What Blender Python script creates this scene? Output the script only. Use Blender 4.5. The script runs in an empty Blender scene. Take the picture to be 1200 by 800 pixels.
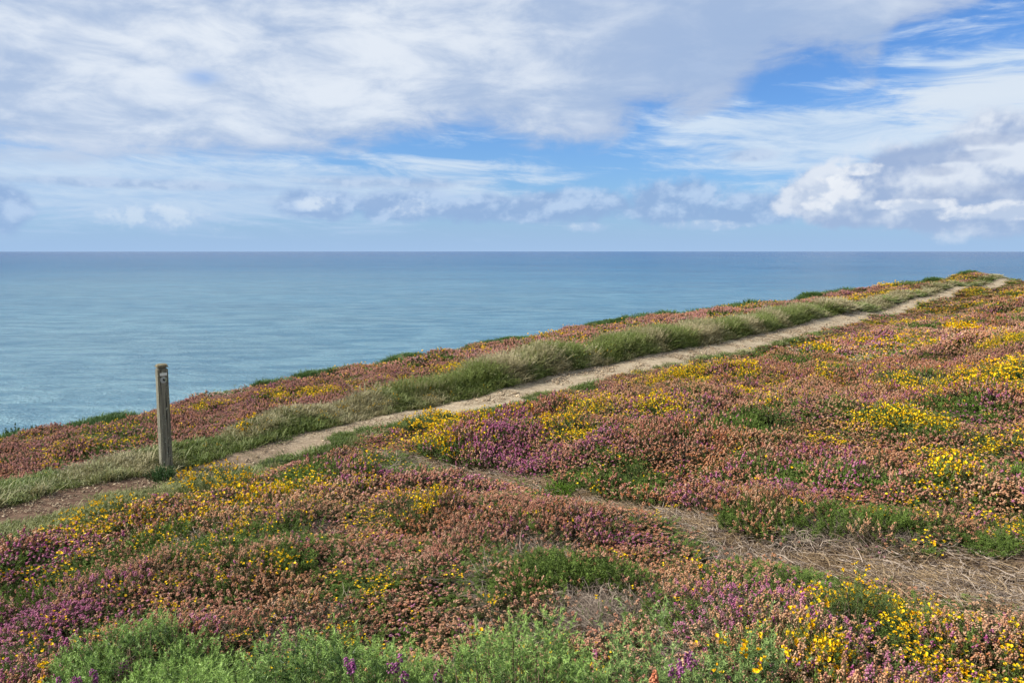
import bpy, math, random
import numpy as np
R = math.radians
rng = np.random.default_rng(11)
random.seed(5)
scene = bpy.context.scene
col = scene.collection

# ------------------------------------------------------------------ camera
F = 867.0; PITCH = math.atan(106.0 / F)
CP_, SP_ = math.cos(PITCH), math.sin(PITCH)
cam_d = bpy.data.cameras.new("camera"); cam = bpy.data.objects.new("camera", cam_d); col.objects.link(cam)
cam_d.sensor_width = 36.0; cam_d.lens = F / 1200 * 36.0
cam_d.clip_start = 0.05; cam_d.clip_end = 200000
cam.location = (0, 0, 0); cam.rotation_euler = (R(90) - PITCH, 0, 0)
scene.camera = cam

def ray(px, py):
    X, D = px - 600.0, py - 400.0
    return np.array([X, F * CP_ - D * SP_, -F * SP_ - D * CP_])
def at_y(px, py, y):
    d = ray(px, py); return d * (y / d[1])
def at_z(px, py, z):
    d = ray(px, py); return d * (z / d[2])

# ------------------------------------------------------------------ noise
def _h(ix, iy, s):
    n = (ix.astype(np.int64) * 374761393 + iy.astype(np.int64) * 668265263 + s * 1274126177) & 0xFFFFFFFF
    n = ((n ^ (n >> 13)) * 1274126177) & 0xFFFFFFFF
    n = (n ^ (n >> 16)) & 0xFFFFFFFF
    return n / 4294967295.0
def vnoise(x, y, s=0):
    x = np.asarray(x, float); y = np.asarray(y, float)
    ix, iy = np.floor(x), np.floor(y); fx, fy = x - ix, y - iy
    fx = fx * fx * (3 - 2 * fx); fy = fy * fy * (3 - 2 * fy)
    a = _h(ix, iy, s); b = _h(ix + 1, iy, s); c = _h(ix, iy + 1, s); d = _h(ix + 1, iy + 1, s)
    return (a * (1 - fx) + b * fx) * (1 - fy) + (c * (1 - fx) + d * fx) * fy
def fbm(x, y, sc=1.0, s=0, o=4):
    t = 0; a = 0.5; w = 0
    for k in range(o):
        t = t + a * vnoise(x * sc + 13.1 * k, y * sc - 7.7 * k, s + k); w += a
        a *= 0.5; sc *= 2.03
    return t / w                       # 0..1, mean .5
def sstep(a, b, x):
    t = np.clip((x - a) / (b - a), 0, 1); return t * t * (3 - 2 * t)

# ------------------------------------------------------------------ lie of the land
H = 0.24
path_px = [(0, 600, -2.60), (100, 577, -2.66), (230, 555, -2.68), (300, 530, -2.68), (433, 495, -2.66), (500, 480, -2.64),
           (600, 461, -2.60), (700, 434, -2.62), (780, 417, -2.62), (867, 400, -2.64), (950, 381, -2.64),
           (1033, 358, -2.58), (1117, 338.5, -2.46), (1172, 327, -2.30)]
pp = [at_z(*q) for q in path_px]
path_ctrl = [np.array([-13.0, 1.0, -2.6]), np.array([-8.3, 5.0, -2.58])] + pp + [pp[-1] + np.array([6, 7, -0.6]), pp[-1] + np.array([16, 13, -3.0])]
def catmull(P, n=14):
    out = []
    P = [P[0]] + list(P) + [P[-1]]
    for i in range(1, len(P) - 2):
        p0, p1, p2, p3 = P[i - 1], P[i], P[i + 1], P[i + 2]
        for k in range(n):
            t = k / n
            out.append(0.5 * ((2 * p1) + (-p0 + p2) * t + (2 * p0 - 5 * p1 + 4 * p2 - p3) * t * t + (-p0 + 3 * p1 - 3 * p2 + p3) * t ** 3))
    out.append(P[-2]); return np.array(out)
PATH = catmull(path_ctrl, 8)
for _ in range(3):
    PATH[1:-1] = (PATH[:-2] + 2 * PATH[1:-1] + PATH[2:]) / 4
trail_px = [(300, 548, 9.3), (440, 530, 9.6), (540, 546, 8.4), (620, 556, 7.7), (700, 570, 6.9), (780, 588, 6.2), (860, 605, 5.6), (940, 627, 5.0),
            (1020, 648, 4.55), (1110, 662, 4.3), (1210, 672, 4.1), (1400, 690, 3.8), (1700, 710, 3.5)]
TRAIL = catmull([at_y(*q) for q in trail_px], 6)
edge_c = [np.array([-60., -90, -6]), np.array([-30., -30, -5]), np.array([-17., 0, -4.3]), at_y(-140, 545, 10.5), at_y(0, 512, 13), at_y(120, 484, 15.2), at_y(250, 462, 18), at_y(350, 441, 20.5), at_y(480, 416, 24), at_y(600, 396, 28),
          at_y(700, 380, 32), at_y(830, 364, 38), at_y(950, 349, 47), at_y(1050, 335, 57), at_y(1110, 325, 64), at_y(1150, 319, 68),
          np.array([52., 74, -2.4]), np.array([80., 84, -3]), np.array([180., 110, -4]), np.array([500., 160, -6])]
EDGE = catmull(edge_c, 6)

def poly_dist(P, x, y):
    """signed distance (positive to the left / seaward) and arc parameter to polyline P"""
    x = np.asarray(x, float); y = np.asarray(y, float)
    best = np.full(x.shape, 1e9); sd = np.zeros(x.shape); sp = np.zeros(x.shape); L = 0
    for i in range(len(P) - 1):
        ax, ay = P[i][0], P[i][1]; dx, dy = P[i + 1][0] - ax, P[i + 1][1] - ay
        l2 = dx * dx + dy * dy
        if l2 < 1e-9: continue
        t = np.clip(((x - ax) * dx + (y - ay) * dy) / l2, 0, 1)
        ex, ey = x - ax - t * dx, y - ay - t * dy
        d = ex * ex + ey * ey; l = math.sqrt(l2)
        m = d < best
        sgn = np.where(dx * ey - dy * ex >= 0, 1.0, -1.0)
        best = np.where(m, d, best); sd = np.where(m, sgn * np.sqrt(d), sd); sp = np.where(m, L + t * l, sp)
        L += l
    return sd, sp

ctrl = []
for p in PATH[::6]: ctrl.append((p[0], p[1], p[2]))
_L = np.concatenate([[0], np.cumsum(np.hypot(*(PATH[1:, :2] - PATH[:-1, :2]).T))])
for i_ in range(4, len(PATH) - 16, 5):
    if _L[i_] > 26:
        t_ = PATH[i_ + 1] - PATH[i_ - 1]; t_ = t_ / np.hypot(t_[0], t_[1]); o_ = 3.5 + _L[i_] * .03
        ctrl.append((PATH[i_][0] + t_[1] * o_, PATH[i_][1] - t_[0] * o_, PATH[i_][2] - .22 - .40 * min(1, max(0, (_L[i_] - 33) / 16))))
for p in edge_c[3:16]: ctrl.append((p[0], p[1], p[2] - 0.16))
def C(px, py, y, h=H):
    p = at_y(px, py, y); ctrl.append((p[0], p[1], p[2] - h))
C(1200, 345, 32); C(1200, 380, 17); C(1200, 450, 9.4); C(1200, 590, 5.0); C(1200, 332, 48); C(1195, 323, 66)
C(600, 600, 5.5, .2); C(0, 700, 4.7, .2); C(0, 800, 3.4, .2); C(600, 790, 2.7, .2); C(1200, 790, 2.8, .2); C(1200, 690, 3.6, .1); C(300, 700, 4.2, .2)
C(900, 640, 4.9, .12)
ctrl += [(-3, 0, -2.1), (0, 0, -1.55), (3, 0, -1.5), (10, 0, -1.2), (20, 10, -1.4), (40, 22, -1.6), (5, -8, -1.2), (-8, -4, -2.9), (-17, 0, -4.2),
         (80, 40, -1.6), (120, 90, -3), (30, -30, 1), (-20, -30, -3.6), (400, 120, -4), (200, 0, 0), (150, -150, 8), (-50, -90, -5), (0, -90, 1)]
ctrl = np.array(ctrl)
def _U(r2): return 0.5 * r2 * np.log(r2 + 1e-9)
_n = len(ctrl)
_A = np.zeros((_n + 3, _n + 3))
_r2 = (ctrl[:, None, 0] - ctrl[None, :, 0]) ** 2 + (ctrl[:, None, 1] - ctrl[None, :, 1]) ** 2
_A[:_n, :_n] = _U(_r2) + np.eye(_n) * 2.0
_A[:_n, _n] = 1; _A[:_n, _n + 1:] = ctrl[:, :2]; _A[_n:, :_n] = _A[:_n, _n:].T
_w = np.linalg.solve(_A, np.concatenate([ctrl[:, 2], np.zeros(3)]))
def tps(x, y):
    z = _w[_n] + _w[_n + 1] * x + _w[_n + 2] * y
    for i in range(_n):
        z = z + _w[i] * _U((x - ctrl[i, 0]) ** 2 + (y - ctrl[i, 1]) ** 2)
    return z
def terrain(x, y, full=False):
    x = np.asarray(x, float); y = np.asarray(y, float)
    z = tps(x, y)
    dp, sp = poly_dist(PATH, x, y); dt, st = poly_dist(TRAIL, x, y); de, se = poly_dist(EDGE, x, y)
    pm = np.exp(-(np.abs(dp + .5) / 1.5) ** 3); tm = np.exp(-(dt / 0.55) ** 2)
    rr = np.hypot(x, y)
    mound = (fbm(x, y, 0.85, 3, 2) - .5) * 0.44 + (fbm(x, y, 0.25, 8, 2) - .5) * 0.34 * sstep(4, 14, rr)
    z = z + mound * (1 - pm) * (1 - 0.6 * tm) + (fbm(x, y, 4.0, 5, 2) - .5) * 0.05 * (1 - pm)
    z = z - 0.05 * pm - 0.06 * tm - (0.16 + .14 * sstep(30, 50, sp)) * np.exp(-((dp + 1.25 + .5 * sstep(30, 50, sp)) / (.7 + .6 * sstep(30, 50, sp))) ** 2) * sstep(12, 17, sp)
    # the turf bank on the sea side of the path
    z = z + 0.10 * np.exp(-((dp - 1.3) / 0.6) ** 2) * sstep(13, 18, sp)
    o = np.maximum(de - 0.15 + (fbm(x, y, 0.5, 31, 2) - .5) * 0.7, 0)
    z = z - np.minimum(0.75 * o + 0.16 * o ** 1.8, 90)
    z = np.maximum(z, -79)
    if full: return z, dp, sp, dt, st, de, se
    return z
def ground_z(x, y): return float(terrain(np.array([x]), np.array([y]))[0])
def G(px, py, h=0.0):
    """the point of the land that stands at that place of the view"""
    d = ray(px, py); d = d / d[1]
    ys = np.geomspace(1.5, 90, 500)
    zz = terrain(d[0] * ys, ys) + h
    below = np.where(d[2] * ys < zz)[0]
    k = below[0] if len(below) else 499
    y = ys[k]
    return np.array([d[0] * y, y, zz[k] - h])

# ------------------------------------------------------------------ materials
def mat(name):
    m = bpy.data.materials.new(name); m.use_nodes = True
    nt = m.node_tree; nt.nodes.clear(); return m, nt
def N(nt, t, **kw):
    n = nt.nodes.new(t)
    for k, v in kw.items():
        if k == 'inp':
            for a, b in v.items():
                s = n.inputs[a]
                if isinstance(b, bpy.types.NodeSocket): nt.links.new(b, s)
                else: s.default_value = b
        else: setattr(n, k, v)
    return n
class V:                                # arithmetic on node sockets
    def __init__(s, nt, k): s.nt, s.k = nt, k
    def _m(s, op, *a):
        n = s.nt.nodes.new('ShaderNodeMath'); n.operation = op
        for i, v in enumerate((s,) + a):
            if isinstance(v, V): s.nt.links.new(v.k, n.inputs[i])
            else: n.inputs[i].default_value = v
        return V(s.nt, n.outputs[0])
    def __add__(s, o): return s._m('ADD', o)
    def __sub__(s, o): return s._m('SUBTRACT', o)
    def __mul__(s, o): return s._m('MULTIPLY', o)
    def __truediv__(s, o): return s._m('DIVIDE', o)
    def pow(s, o): return s._m('POWER', o)
    def max(s, o): return s._m('MAXIMUM', o)
    def min(s, o): return s._m('MINIMUM', o)
    def atan2(s, o): return s._m('ARCTAN2', o)
    def asin(s): return s._m('ARCSINE')
    def exp(s): return s._m('EXPONENT')
    def abs(s): return s._m('ABSOLUTE')
    def inv(s): return V.const(s.nt, 1.0) - s
    @staticmethod
    def const(nt, v):
        n = nt.nodes.new('ShaderNodeValue'); n.outputs[0].default_value = v; return V(nt, n.outputs[0])
    def step(s, a, b):
        n = s.nt.nodes.new('ShaderNodeMapRange'); n.interpolation_type = 'SMOOTHSTEP'
        s.nt.links.new(s.k, n.inputs[0]); n.inputs[1].default_value = a; n.inputs[2].default_value = b
        return V(s.nt, n.outputs[0])
def xyz(nt, x, y, z=0.0):
    n = nt.nodes.new('ShaderNodeCombineXYZ')
    for i, v in enumerate((x, y, z)):
        if isinstance(v, V): nt.links.new(v.k, n.inputs[i])
        else: n.inputs[i].default_value = v
    return n.outputs[0]
def noise(nt, vec, scale, detail=4, rough=.55, dist=0.0, typ='FBM'):
    n = N(nt, 'ShaderNodeTexNoise', inp={'Vector': vec, 'Scale': scale, 'Detail': detail, 'Roughness': rough, 'Distortion': dist})
    return V(nt, n.outputs[0])
def mixc(nt, f, a, b, mode='MIX'):
    n = nt.nodes.new('ShaderNodeMix'); n.data_type = 'RGBA'; n.blend_type = mode
    for i, v in ((0, f), (6, a), (7, b)):
        if isinstance(v, V): nt.links.new(v.k, n.inputs[i])
        elif isinstance(v, bpy.types.NodeSocket): nt.links.new(v, n.inputs[i])
        elif i == 0: n.inputs[0].default_value = v
        else: n.inputs[i].default_value = (*v, 1)
    return n.outputs[2]
def lin(r, g, b):
    f = lambda c: (c / 255 / 12.92) if c / 255 <= .04045 else ((c / 255 + .055) / 1.055) ** 2.4
    return (f(r), f(g), f(b))
def finish(nt, color, rough=.7, spec=.25, trans=0.0, normal=None, sheen=0):
    b = N(nt, 'ShaderNodeBsdfPrincipled', inp={'Roughness': rough, 'Specular IOR Level': spec})
    if isinstance(color, bpy.types.NodeSocket): nt.links.new(color, b.inputs['Base Color'])
    else: b.inputs['Base Color'].default_value = (*color, 1)
    if normal is not None: nt.links.new(normal, b.inputs['Normal'])
    out = b.outputs[0]
    if trans > 0:
        t = N(nt, 'ShaderNodeBsdfTranslucent')
        if isinstance(color, bpy.types.NodeSocket): nt.links.new(color, t.inputs[0])
        else: t.inputs[0].default_value = (*color, 1)
        mx = N(nt, 'ShaderNodeMixShader', inp={0: trans, 1: out, 2: t.outputs[0]}); out = mx.outputs[0]
    o = N(nt, 'ShaderNodeOutputMaterial'); nt.links.new(out, o.inputs[0])
def inst(nt, name): return N(nt, 'ShaderNodeAttribute', attribute_type='INSTANCER', attribute_name=name).outputs['Vector']
def geo(nt, name): return N(nt, 'ShaderNodeAttribute', attribute_type='GEOMETRY', attribute_name=name)

def plant_mat(name, ca, cb, instanced=True, trans=.15, rough=.6, spec=.25, gamma=1.0, attrA='colA', attrB='colB'):
    """two colours mixed by a per-piece number; a scattered plant brings its own pair"""
    m, nt = mat(name)
    r = V(nt, geo(nt, 'rnd').outputs['Fac'])
    a, b = (inst(nt, attrA), inst(nt, attrB)) if instanced else (ca, cb)
    c = mixc(nt, r, a, b)
    finish(nt, c, rough, spec, trans)
    return m
m_flower = plant_mat('heather_flower', None, None, True, .18, .7, .15)
m_leaf = plant_mat('heather_leaf', None, None, True, .12, .65, .2, attrA='leafA', attrB='leafB')
m_stem = plant_mat('woody_stem', lin(90, 70, 55), lin(140, 120, 100), False, 0, .8, .1)
m_dead = plant_mat('dead_stem', lin(96, 82, 72), lin(196, 178, 158), False, 0, .8, .15)
m_straw = plant_mat('dry_litter', lin(88, 70, 52), lin(200, 172, 132), False, .1, .8, .15)
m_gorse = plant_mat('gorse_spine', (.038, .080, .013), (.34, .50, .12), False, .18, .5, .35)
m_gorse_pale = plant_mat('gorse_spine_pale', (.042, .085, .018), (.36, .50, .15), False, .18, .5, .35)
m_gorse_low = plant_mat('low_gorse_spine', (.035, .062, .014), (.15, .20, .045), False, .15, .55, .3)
m_yellow = plant_mat('gorse_blossom', (.84, .40, .004), (.95, .70, .012), False, .15, .6, .2)
m_grass = plant_mat('grass_blade', None, None, True, .25, .55, .3)
m_pebble = plant_mat('pebble', lin(112, 94, 74), lin(192, 172, 142), False, 0, .85, .2)
m_cushion = plant_mat('moss_green', (.05, .12, .012), (.17, .28, .03), False, .15, .6, .2)
m_bramble = plant_mat('bush_leaf', (.018, .045, .010), (.05, .11, .025), False, .12, .5, .35)
m_magenta = plant_mat('bell_heather_flower', lin(132, 58, 112), lin(196, 128, 170), False, .18, .7, .15)

# ------------------------------------------------------------------ triangle-soup meshes
class Acc:
    def __init__(s): s.v = []; s.f = []; s.m = []; s.r = []; s.n = 0
    def add(s, v, f, mi=0, rnd=None):
        """v (n,3) f (k,3)"""
        s.v.append(v); s.f.append(f + s.n); s.m.append(np.full(len(f), mi, np.int32))
        s.r.append(np.full(len(v), random.random() if rnd is None else rnd, np.float32) if np.isscalar(rnd) or rnd is None else rnd)
        s.n += len(v)
    def many(s, tv, tf, T, mi=0, rnd=None):
        """template tv, tf put under each of the k affine maps T (k,3,4)"""
        k = len(T)
        if k == 0: return
        v = np.einsum('kij,nj->kni', T[:, :, :3], tv) + T[:, None, :, 3]
        f = tf[None] + (np.arange(k) * len(tv))[:, None, None]
        r = rng.random(k) if rnd is None else rnd
        s.v.append(v.reshape(-1, 3)); s.f.append(f.reshape(-1, 3) + s.n); s.m.append(np.full(k * len(tf), mi, np.int32))
        s.r.append(np.repeat(r, len(tv)).astype(np.float32)); s.n += k * len(tv)
    def arrays(s): return np.concatenate(s.v), np.concatenate(s.f), np.concatenate(s.m), np.concatenate(s.r)
    def build(s, name, mats, parent=None, link=True, smooth=False):
        v, f, m, r = s.arrays()
        me = bpy.data.meshes.new(name)
        me.vertices.add(len(v)); me.vertices.foreach_set('co', v.astype(np.float32).ravel())
        me.loops.add(len(f) * 3); me.loops.foreach_set('vertex_index', f.astype(np.int32).ravel())
        me.polygons.add(len(f)); me.polygons.foreach_set('loop_start', np.arange(len(f), dtype=np.int32) * 3)
        me.polygons.foreach_set('loop_total', np.full(len(f), 3, np.int32))
        me.polygons.foreach_set('material_index', m)
        if smooth: me.polygons.foreach_set('use_smooth', np.ones(len(f), bool))
        a = me.attributes.new('rnd', 'FLOAT', 'POINT'); a.data.foreach_set('value', r)
        for x in mats: me.materials.append(x)
        me.update(calc_edges=True)
        o = bpy.data.objects.new(name, me)
        if link: col.objects.link(o)
        if parent is not None: o.parent = parent
        return o
def frames(P, D, S, W=None, twist=None):
    """k maps: +z of the template along D (k,3), scaled S (length) and W (width), placed at P"""
    k = len(P); D = D / np.linalg.norm(D, axis=1, keepdims=True)
    a = rng.random(k) * 6.2832 if twist is None else twist
    up = np.where(np.abs(D[:, 2:3]) < .95, np.array([[0, 0, 1.]]), np.array([[1., 0, 0]]))
    X = np.cross(up, D); X /= np.linalg.norm(X, axis=1, keepdims=True); Y = np.cross(D, X)
    c, s_ = np.cos(a)[:, None], np.sin(a)[:, None]
    X2 = X * c + Y * s_; Y2 = -X * s_ + Y * c
    S = np.broadcast_to(np.asarray(S, float), (k,))[:, None]; W = S if W is None else np.broadcast_to(np.asarray(W, float), (k,))[:, None]
    return np.stack([X2 * W, Y2 * W, D * S, P], axis=2)
OCT_V = np.array([[1, 0, 0], [0, 1, 0], [-1, 0, 0], [0, -1, 0], [0, 0, 1], [0, 0, -1]], float)
OCT_F = np.array([[0, 1, 4], [1, 2, 4], [2, 3, 4], [3, 0, 4], [1, 0, 5], [2, 1, 5], [3, 2, 5], [0, 3, 5]])
SP_V = np.array([[-.5, 0, 0], [.5, 0, 0], [0, 0, 1.]]); SP_F = np.array([[0, 1, 2]])
# flower of gorse: two raised petals and a keel
FL_V = np.array([[0, 0, 0], [-.7, .2, .5], [0, .5, 1.1], [.7, .2, .5], [-.35, -.6, .5], [.35, -.6, .5], [0, -.9, .9]], float)
FL_F = np.array([[0, 1, 2], [0, 2, 3], [0, 4, 6], [0, 6, 5], [0, 4, 1], [0, 3, 5]])
def tube(acc, P, rad, mi=0, n=4, rnd=None):
    P = np.asarray(P, float); k = len(P); rad = np.broadcast_to(np.asarray(rad, float), (k,))
    vs = []
    for i in range(k):
        d = P[min(i + 1, k - 1)] - P[max(i - 1, 0)]; d = d / (np.linalg.norm(d) + 1e-9)
        u = np.cross(d, [0.3, .9, .2]); u /= np.linalg.norm(u); w = np.cross(d, u)
        for j in range(n):
            a = 2 * math.pi * j / n; vs.append(P[i] + rad[i] * (math.cos(a) * u + math.sin(a) * w))
    fs = []
    for i in range(k - 1):
        for j in range(n):
            a, b = i * n + j, i * n + (j + 1) % n
            fs += [[a, b, b + n], [a, b + n, a + n]]
    acc.add(np.array(vs), np.array(fs), mi, rnd)

# ------------------------------------------------------------------ prototypes for the ground cover (kept out of the scene)
def rdir(k, up=1.0, spread=1.0):
    d = rng.normal(size=(k, 3)) * spread; d[:, 2] = np.abs(d[:, 2]) * .3 + up; return d / np.linalg.norm(d, axis=1, keepdims=True)
def proto_heather(lod, seed):
    a = Acc()
    if lod == 0: ns, R0, nb, br, nl, lw = 12, .085, 9, .0034, 36, .0044
    elif lod == 1: ns, R0, nb, br, nl, lw = 11, .10, 4, .0066, 17, .009
    else: ns, R0, nb, br, nl, lw = 13, .18, 2, .0145, 10, .028
    for i in range(ns):
        th = random.random() * 6.283; rr = R0 * math.sqrt(random.random())
        base = np.array([math.cos(th) * rr * .35, math.sin(th) * rr * .35, 0])
        top = np.array([math.cos(th) * rr * 1.25, math.sin(th) * rr * 1.25, random.uniform(.66, 1.10) * (.24 - .11 * (rr / R0) ** 2)])
        d = top - base; L = np.linalg.norm(d); d = d / L
        if lod < 2: tube(a, [base, base + d * L * .5 + np.array([0, 0, .01]), top], [.0022, .0016, .001] if lod == 0 else [.003, .002, .001], 2, 3)
        t = rng.uniform(.25, .92, nl); P = base + d * (t * L)[:, None] + rng.normal(size=(nl, 3)) * .004
        D = rng.normal(size=(nl, 3)) + d * .7
        a.many(SP_V, SP_F, frames(P, D, (.014 if lod == 0 else .022 if lod == 1 else .06), lw), 1)
        hl = random.uniform(.012, .032) if lod < 2 else .035
        t = np.linspace(0, 1, nb); rad = (.0064 if lod == 0 else .006 if lod == 1 else .011) * (1 - .5 * t)
        an = rng.random(nb) * 6.283
        u = np.cross(d, [.2, .9, .3]); u /= np.linalg.norm(u); w = np.cross(d, u)
        P = top - d * (hl * .5) + d * (t * hl)[:, None] + (np.cos(an) * rad)[:, None] * u + (np.sin(an) * rad)[:, None] * w
        D = (np.cos(an))[:, None] * u + (np.sin(an))[:, None] * w + d * .2 - np.array([0, 0, .5])
        a.many(OCT_V, OCT_F, frames(P, D, br * 1.5 * rng.uniform(.8, 1.2, nb), br * rng.uniform(.8, 1.2, nb)), 0, np.clip(rng.random(nb) * .8 + random.uniform(-.15, .25), 0, 1))
    return a.build('heather_tuft', [m_flower, m_leaf, m_stem], link=False)
def proto_leafy(lod):
    """heather that has no flowers, green needles only"""
    a = Acc(); ns, nl, lw = ((12, 60, .0045), (10, 26, .009), (10, 12, .03))[lod]; R0 = (.085, .10, .18)[lod]
    for i in range(ns):
        th = random.random() * 6.283; rr = R0 * math.sqrt(random.random())
        base = np.array([math.cos(th) * rr * .4, math.sin(th) * rr * .4, 0]); top = np.array([math.cos(th) * rr * 1.3, math.sin(th) * rr * 1.3, random.uniform(.7, 1) * .2])
        d = top - base; L = np.linalg.norm(d); d /= L
        t = rng.uniform(.1, 1, nl) ** .7; P = base + d * (t * L)[:, None] + rng.normal(size=(nl, 3)) * .004
        a.many(SP_V, SP_F, frames(P, rng.normal(size=(nl, 3)) * .7 + d, (.016, .026, .06)[lod], lw), 1)
    return a.build('leafy_tuft', [m_flower, m_leaf, m_stem], link=False)
def proto_dead(lod):
    a = Acc(); ns = (26, 16, 14)[lod]; w = (.0016, .003, .006)[lod]
    for i in range(ns):
        b = np.array([*rng.normal(0, .04, 2), 0]); d = rdir(1, .8, .8)[0]
        P = [b]; 
        for k in range(3): d = d + rng.normal(size=3) * .35; d /= np.linalg.norm(d); d[2] = abs(d[2]) * .7; P.append(P[-1] + d * .06)
        tube(a, P, [w, w * .8, w * .6, w * .3], 0, 3)
    return a.build('dead_tuft', [m_dead], link=False)
def gorse_shoot_into(a, base, d, L, nsp, sl, w, mi=0, rb=None):
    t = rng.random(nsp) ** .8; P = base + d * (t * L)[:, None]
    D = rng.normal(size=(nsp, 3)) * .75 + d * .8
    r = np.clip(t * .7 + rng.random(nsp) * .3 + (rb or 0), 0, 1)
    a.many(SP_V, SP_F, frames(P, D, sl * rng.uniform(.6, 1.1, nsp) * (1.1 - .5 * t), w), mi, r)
def proto_gorse(lod, nf):
    a = Acc(); ns, nsp, sl, w, fs = ((9, 44, .02, .0030, .0090), (8, 18, .03, .008, .0145), (9, 9, .06, .022, .028))[lod]; R0 = (.09, .11, .18)[lod]
    tops = []
    for i in range(ns):
        th = random.random() * 6.283; rr = R0 * math.sqrt(random.random()); c, s = math.cos(th), math.sin(th)
        b = np.array([c * rr * .5, s * rr * .5, 0]); tp = np.array([c * rr * 1.2, s * rr * 1.2, random.uniform(.75, 1.05) * .22]); d = tp - b; L = np.linalg.norm(d); d /= L
        gorse_shoot_into(a, b, d, L, nsp, sl, w); tops.append((tp, d))
    for k in range(nf):
        tp, d = tops[k % ns]; n = (3, 2, 1)[lod]
        P = tp - d * rng.uniform(-.005, .05, n)[:, None] + rng.normal(size=(n, 3)) * (.010 if lod < 2 else .02)
        a.many(FL_V, FL_F, frames(P, rdir(n, .8, .7), fs * rng.uniform(.8, 1.25, n)), 1)
    return a.build('gorse_tuft', [m_gorse_low, m_yellow], link=False)
def proto_grass(kind):
    a = Acc(); n, h, w, lean = {'short': (34, .11, .0035, .5), 'mid': (34, .26, .005, .42), 'tall': (40, .42, .0048, .42), 'far': (16, .32, .02, .45)}[kind]
    for i in range(n):
        b = np.array([*rng.normal(0, .045, 2), 0]); d = rdir(1, 1.3, lean)[0]; L = h * random.uniform(.55, 1.1); g = np.array([d[0], d[1], 0])
        p1 = b + d * L * .45; p2 = b + d * L * .8 + g * L * .12; p3 = b + d * L + g * L * .45 - np.array([0, 0, L * .12])
        s = np.cross(d, [0, 0, 1.]); s = s / (np.linalg.norm(s) + 1e-6) * w
        v = np.array([b - s * .6, b + s * .6, p1 - s, p1 + s, p2 - s * .7, p2 + s * .7, p3])
        a.add(v, np.array([[0, 1, 3], [0, 3, 2], [2, 3, 5], [2, 5, 4], [4, 5, 6]]), 0, np.clip(np.array([.0, .0, .3, .3, .6, .6, 1]) * .6 + random.random() * .5, 0, 1).astype(np.float32))
    if kind in ('tall', 'far'):
        for i in range(9 if kind == 'tall' else 4):          # seed heads
            b = np.array([*rng.normal(0, .05, 2), 0]); d = rdir(1, 1.5, .3)[0]; L = h * random.uniform(1.15, 1.5)
            tube(a, [b, b + d * L * .6, b + d * L + np.array([d[0], d[1], 0]) * .06], .0013 if kind == 'tall' else .004, 0, 3, 1.0)
            k = 6; P = b + d * (L * np.linspace(.82, 1.05, k))[:, None] + rng.normal(size=(k, 3)) * .006
            a.many(SP_V, SP_F, frames(P, np.tile(d, (k, 1)) + rng.normal(size=(k, 3)) * .3, .045, .008), 0, np.ones(k))
    return a.build('grass_tuft', [m_grass], link=False)
def proto_stone():
    a = Acc(); v = OCT_V * rng.uniform(.7, 1.2, (6, 3)); 
    vs = list(v); fs = []
    cache = {}
    def mid(i, j):
        k = (min(i, j), max(i, j))
        if k not in cache:
            p = (vs[i] + vs[j]) / 2; p = p / np.linalg.norm(p) * random.uniform(.75, 1.05); cache[k] = len(vs); vs.append(p)
        return cache[k]
    for i, j, k in OCT_F:
        a_, b_, c_ = mid(i, j), mid(j, k), mid(k, i); fs += [[i, a_, c_], [a_, j, b_], [c_, b_, k], [a_, b_, c_]]
    a.add(np.array(vs) * [1, .8, .5], np.array(fs), 0, random.random())
    return a.build('pebble', [m_pebble], link=False)
def proto_litter(kind):
    a = Acc()
    for i in range(16):
        b = np.array([*rng.normal(0, .07, 2), random.uniform(.0, .025)]); th = random.random() * 6.28; L = random.uniform(.05, .16)
        P = [b]; 
        for k in range(3):
            th += random.uniform(-.6, .6); P.append(P[-1] + np.array([math.cos(th), math.sin(th), random.uniform(-.15, .25)]) * L / 3)
        r = random.uniform(.0014, .0034) if kind else random.uniform(.001, .0022)
        tube(a, P, [r, r, r * .8, r * .5], 0, 3)
    return a.build('litter', [m_dead if kind else m_straw], link=False)
def proto_seedling():
    """small yellow flowers on thin stalks among the grass"""
    a = Acc()
    for i in range(4):
        b = np.array([*rng.normal(0, .05, 2), 0]); t = b + np.array([*rng.normal(0, .03, 2), random.uniform(.2, .36)])
        tube(a, [b, (b + t) / 2 + .005, t], .0015, 0, 3, .2)
        a.many(FL_V, FL_F, frames(np.tile(t, (3, 1)), rdir(3, .8, .7), .012), 1)
    return a.build('yellow_flower', [m_gorse_low, m_yellow], link=False)

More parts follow.
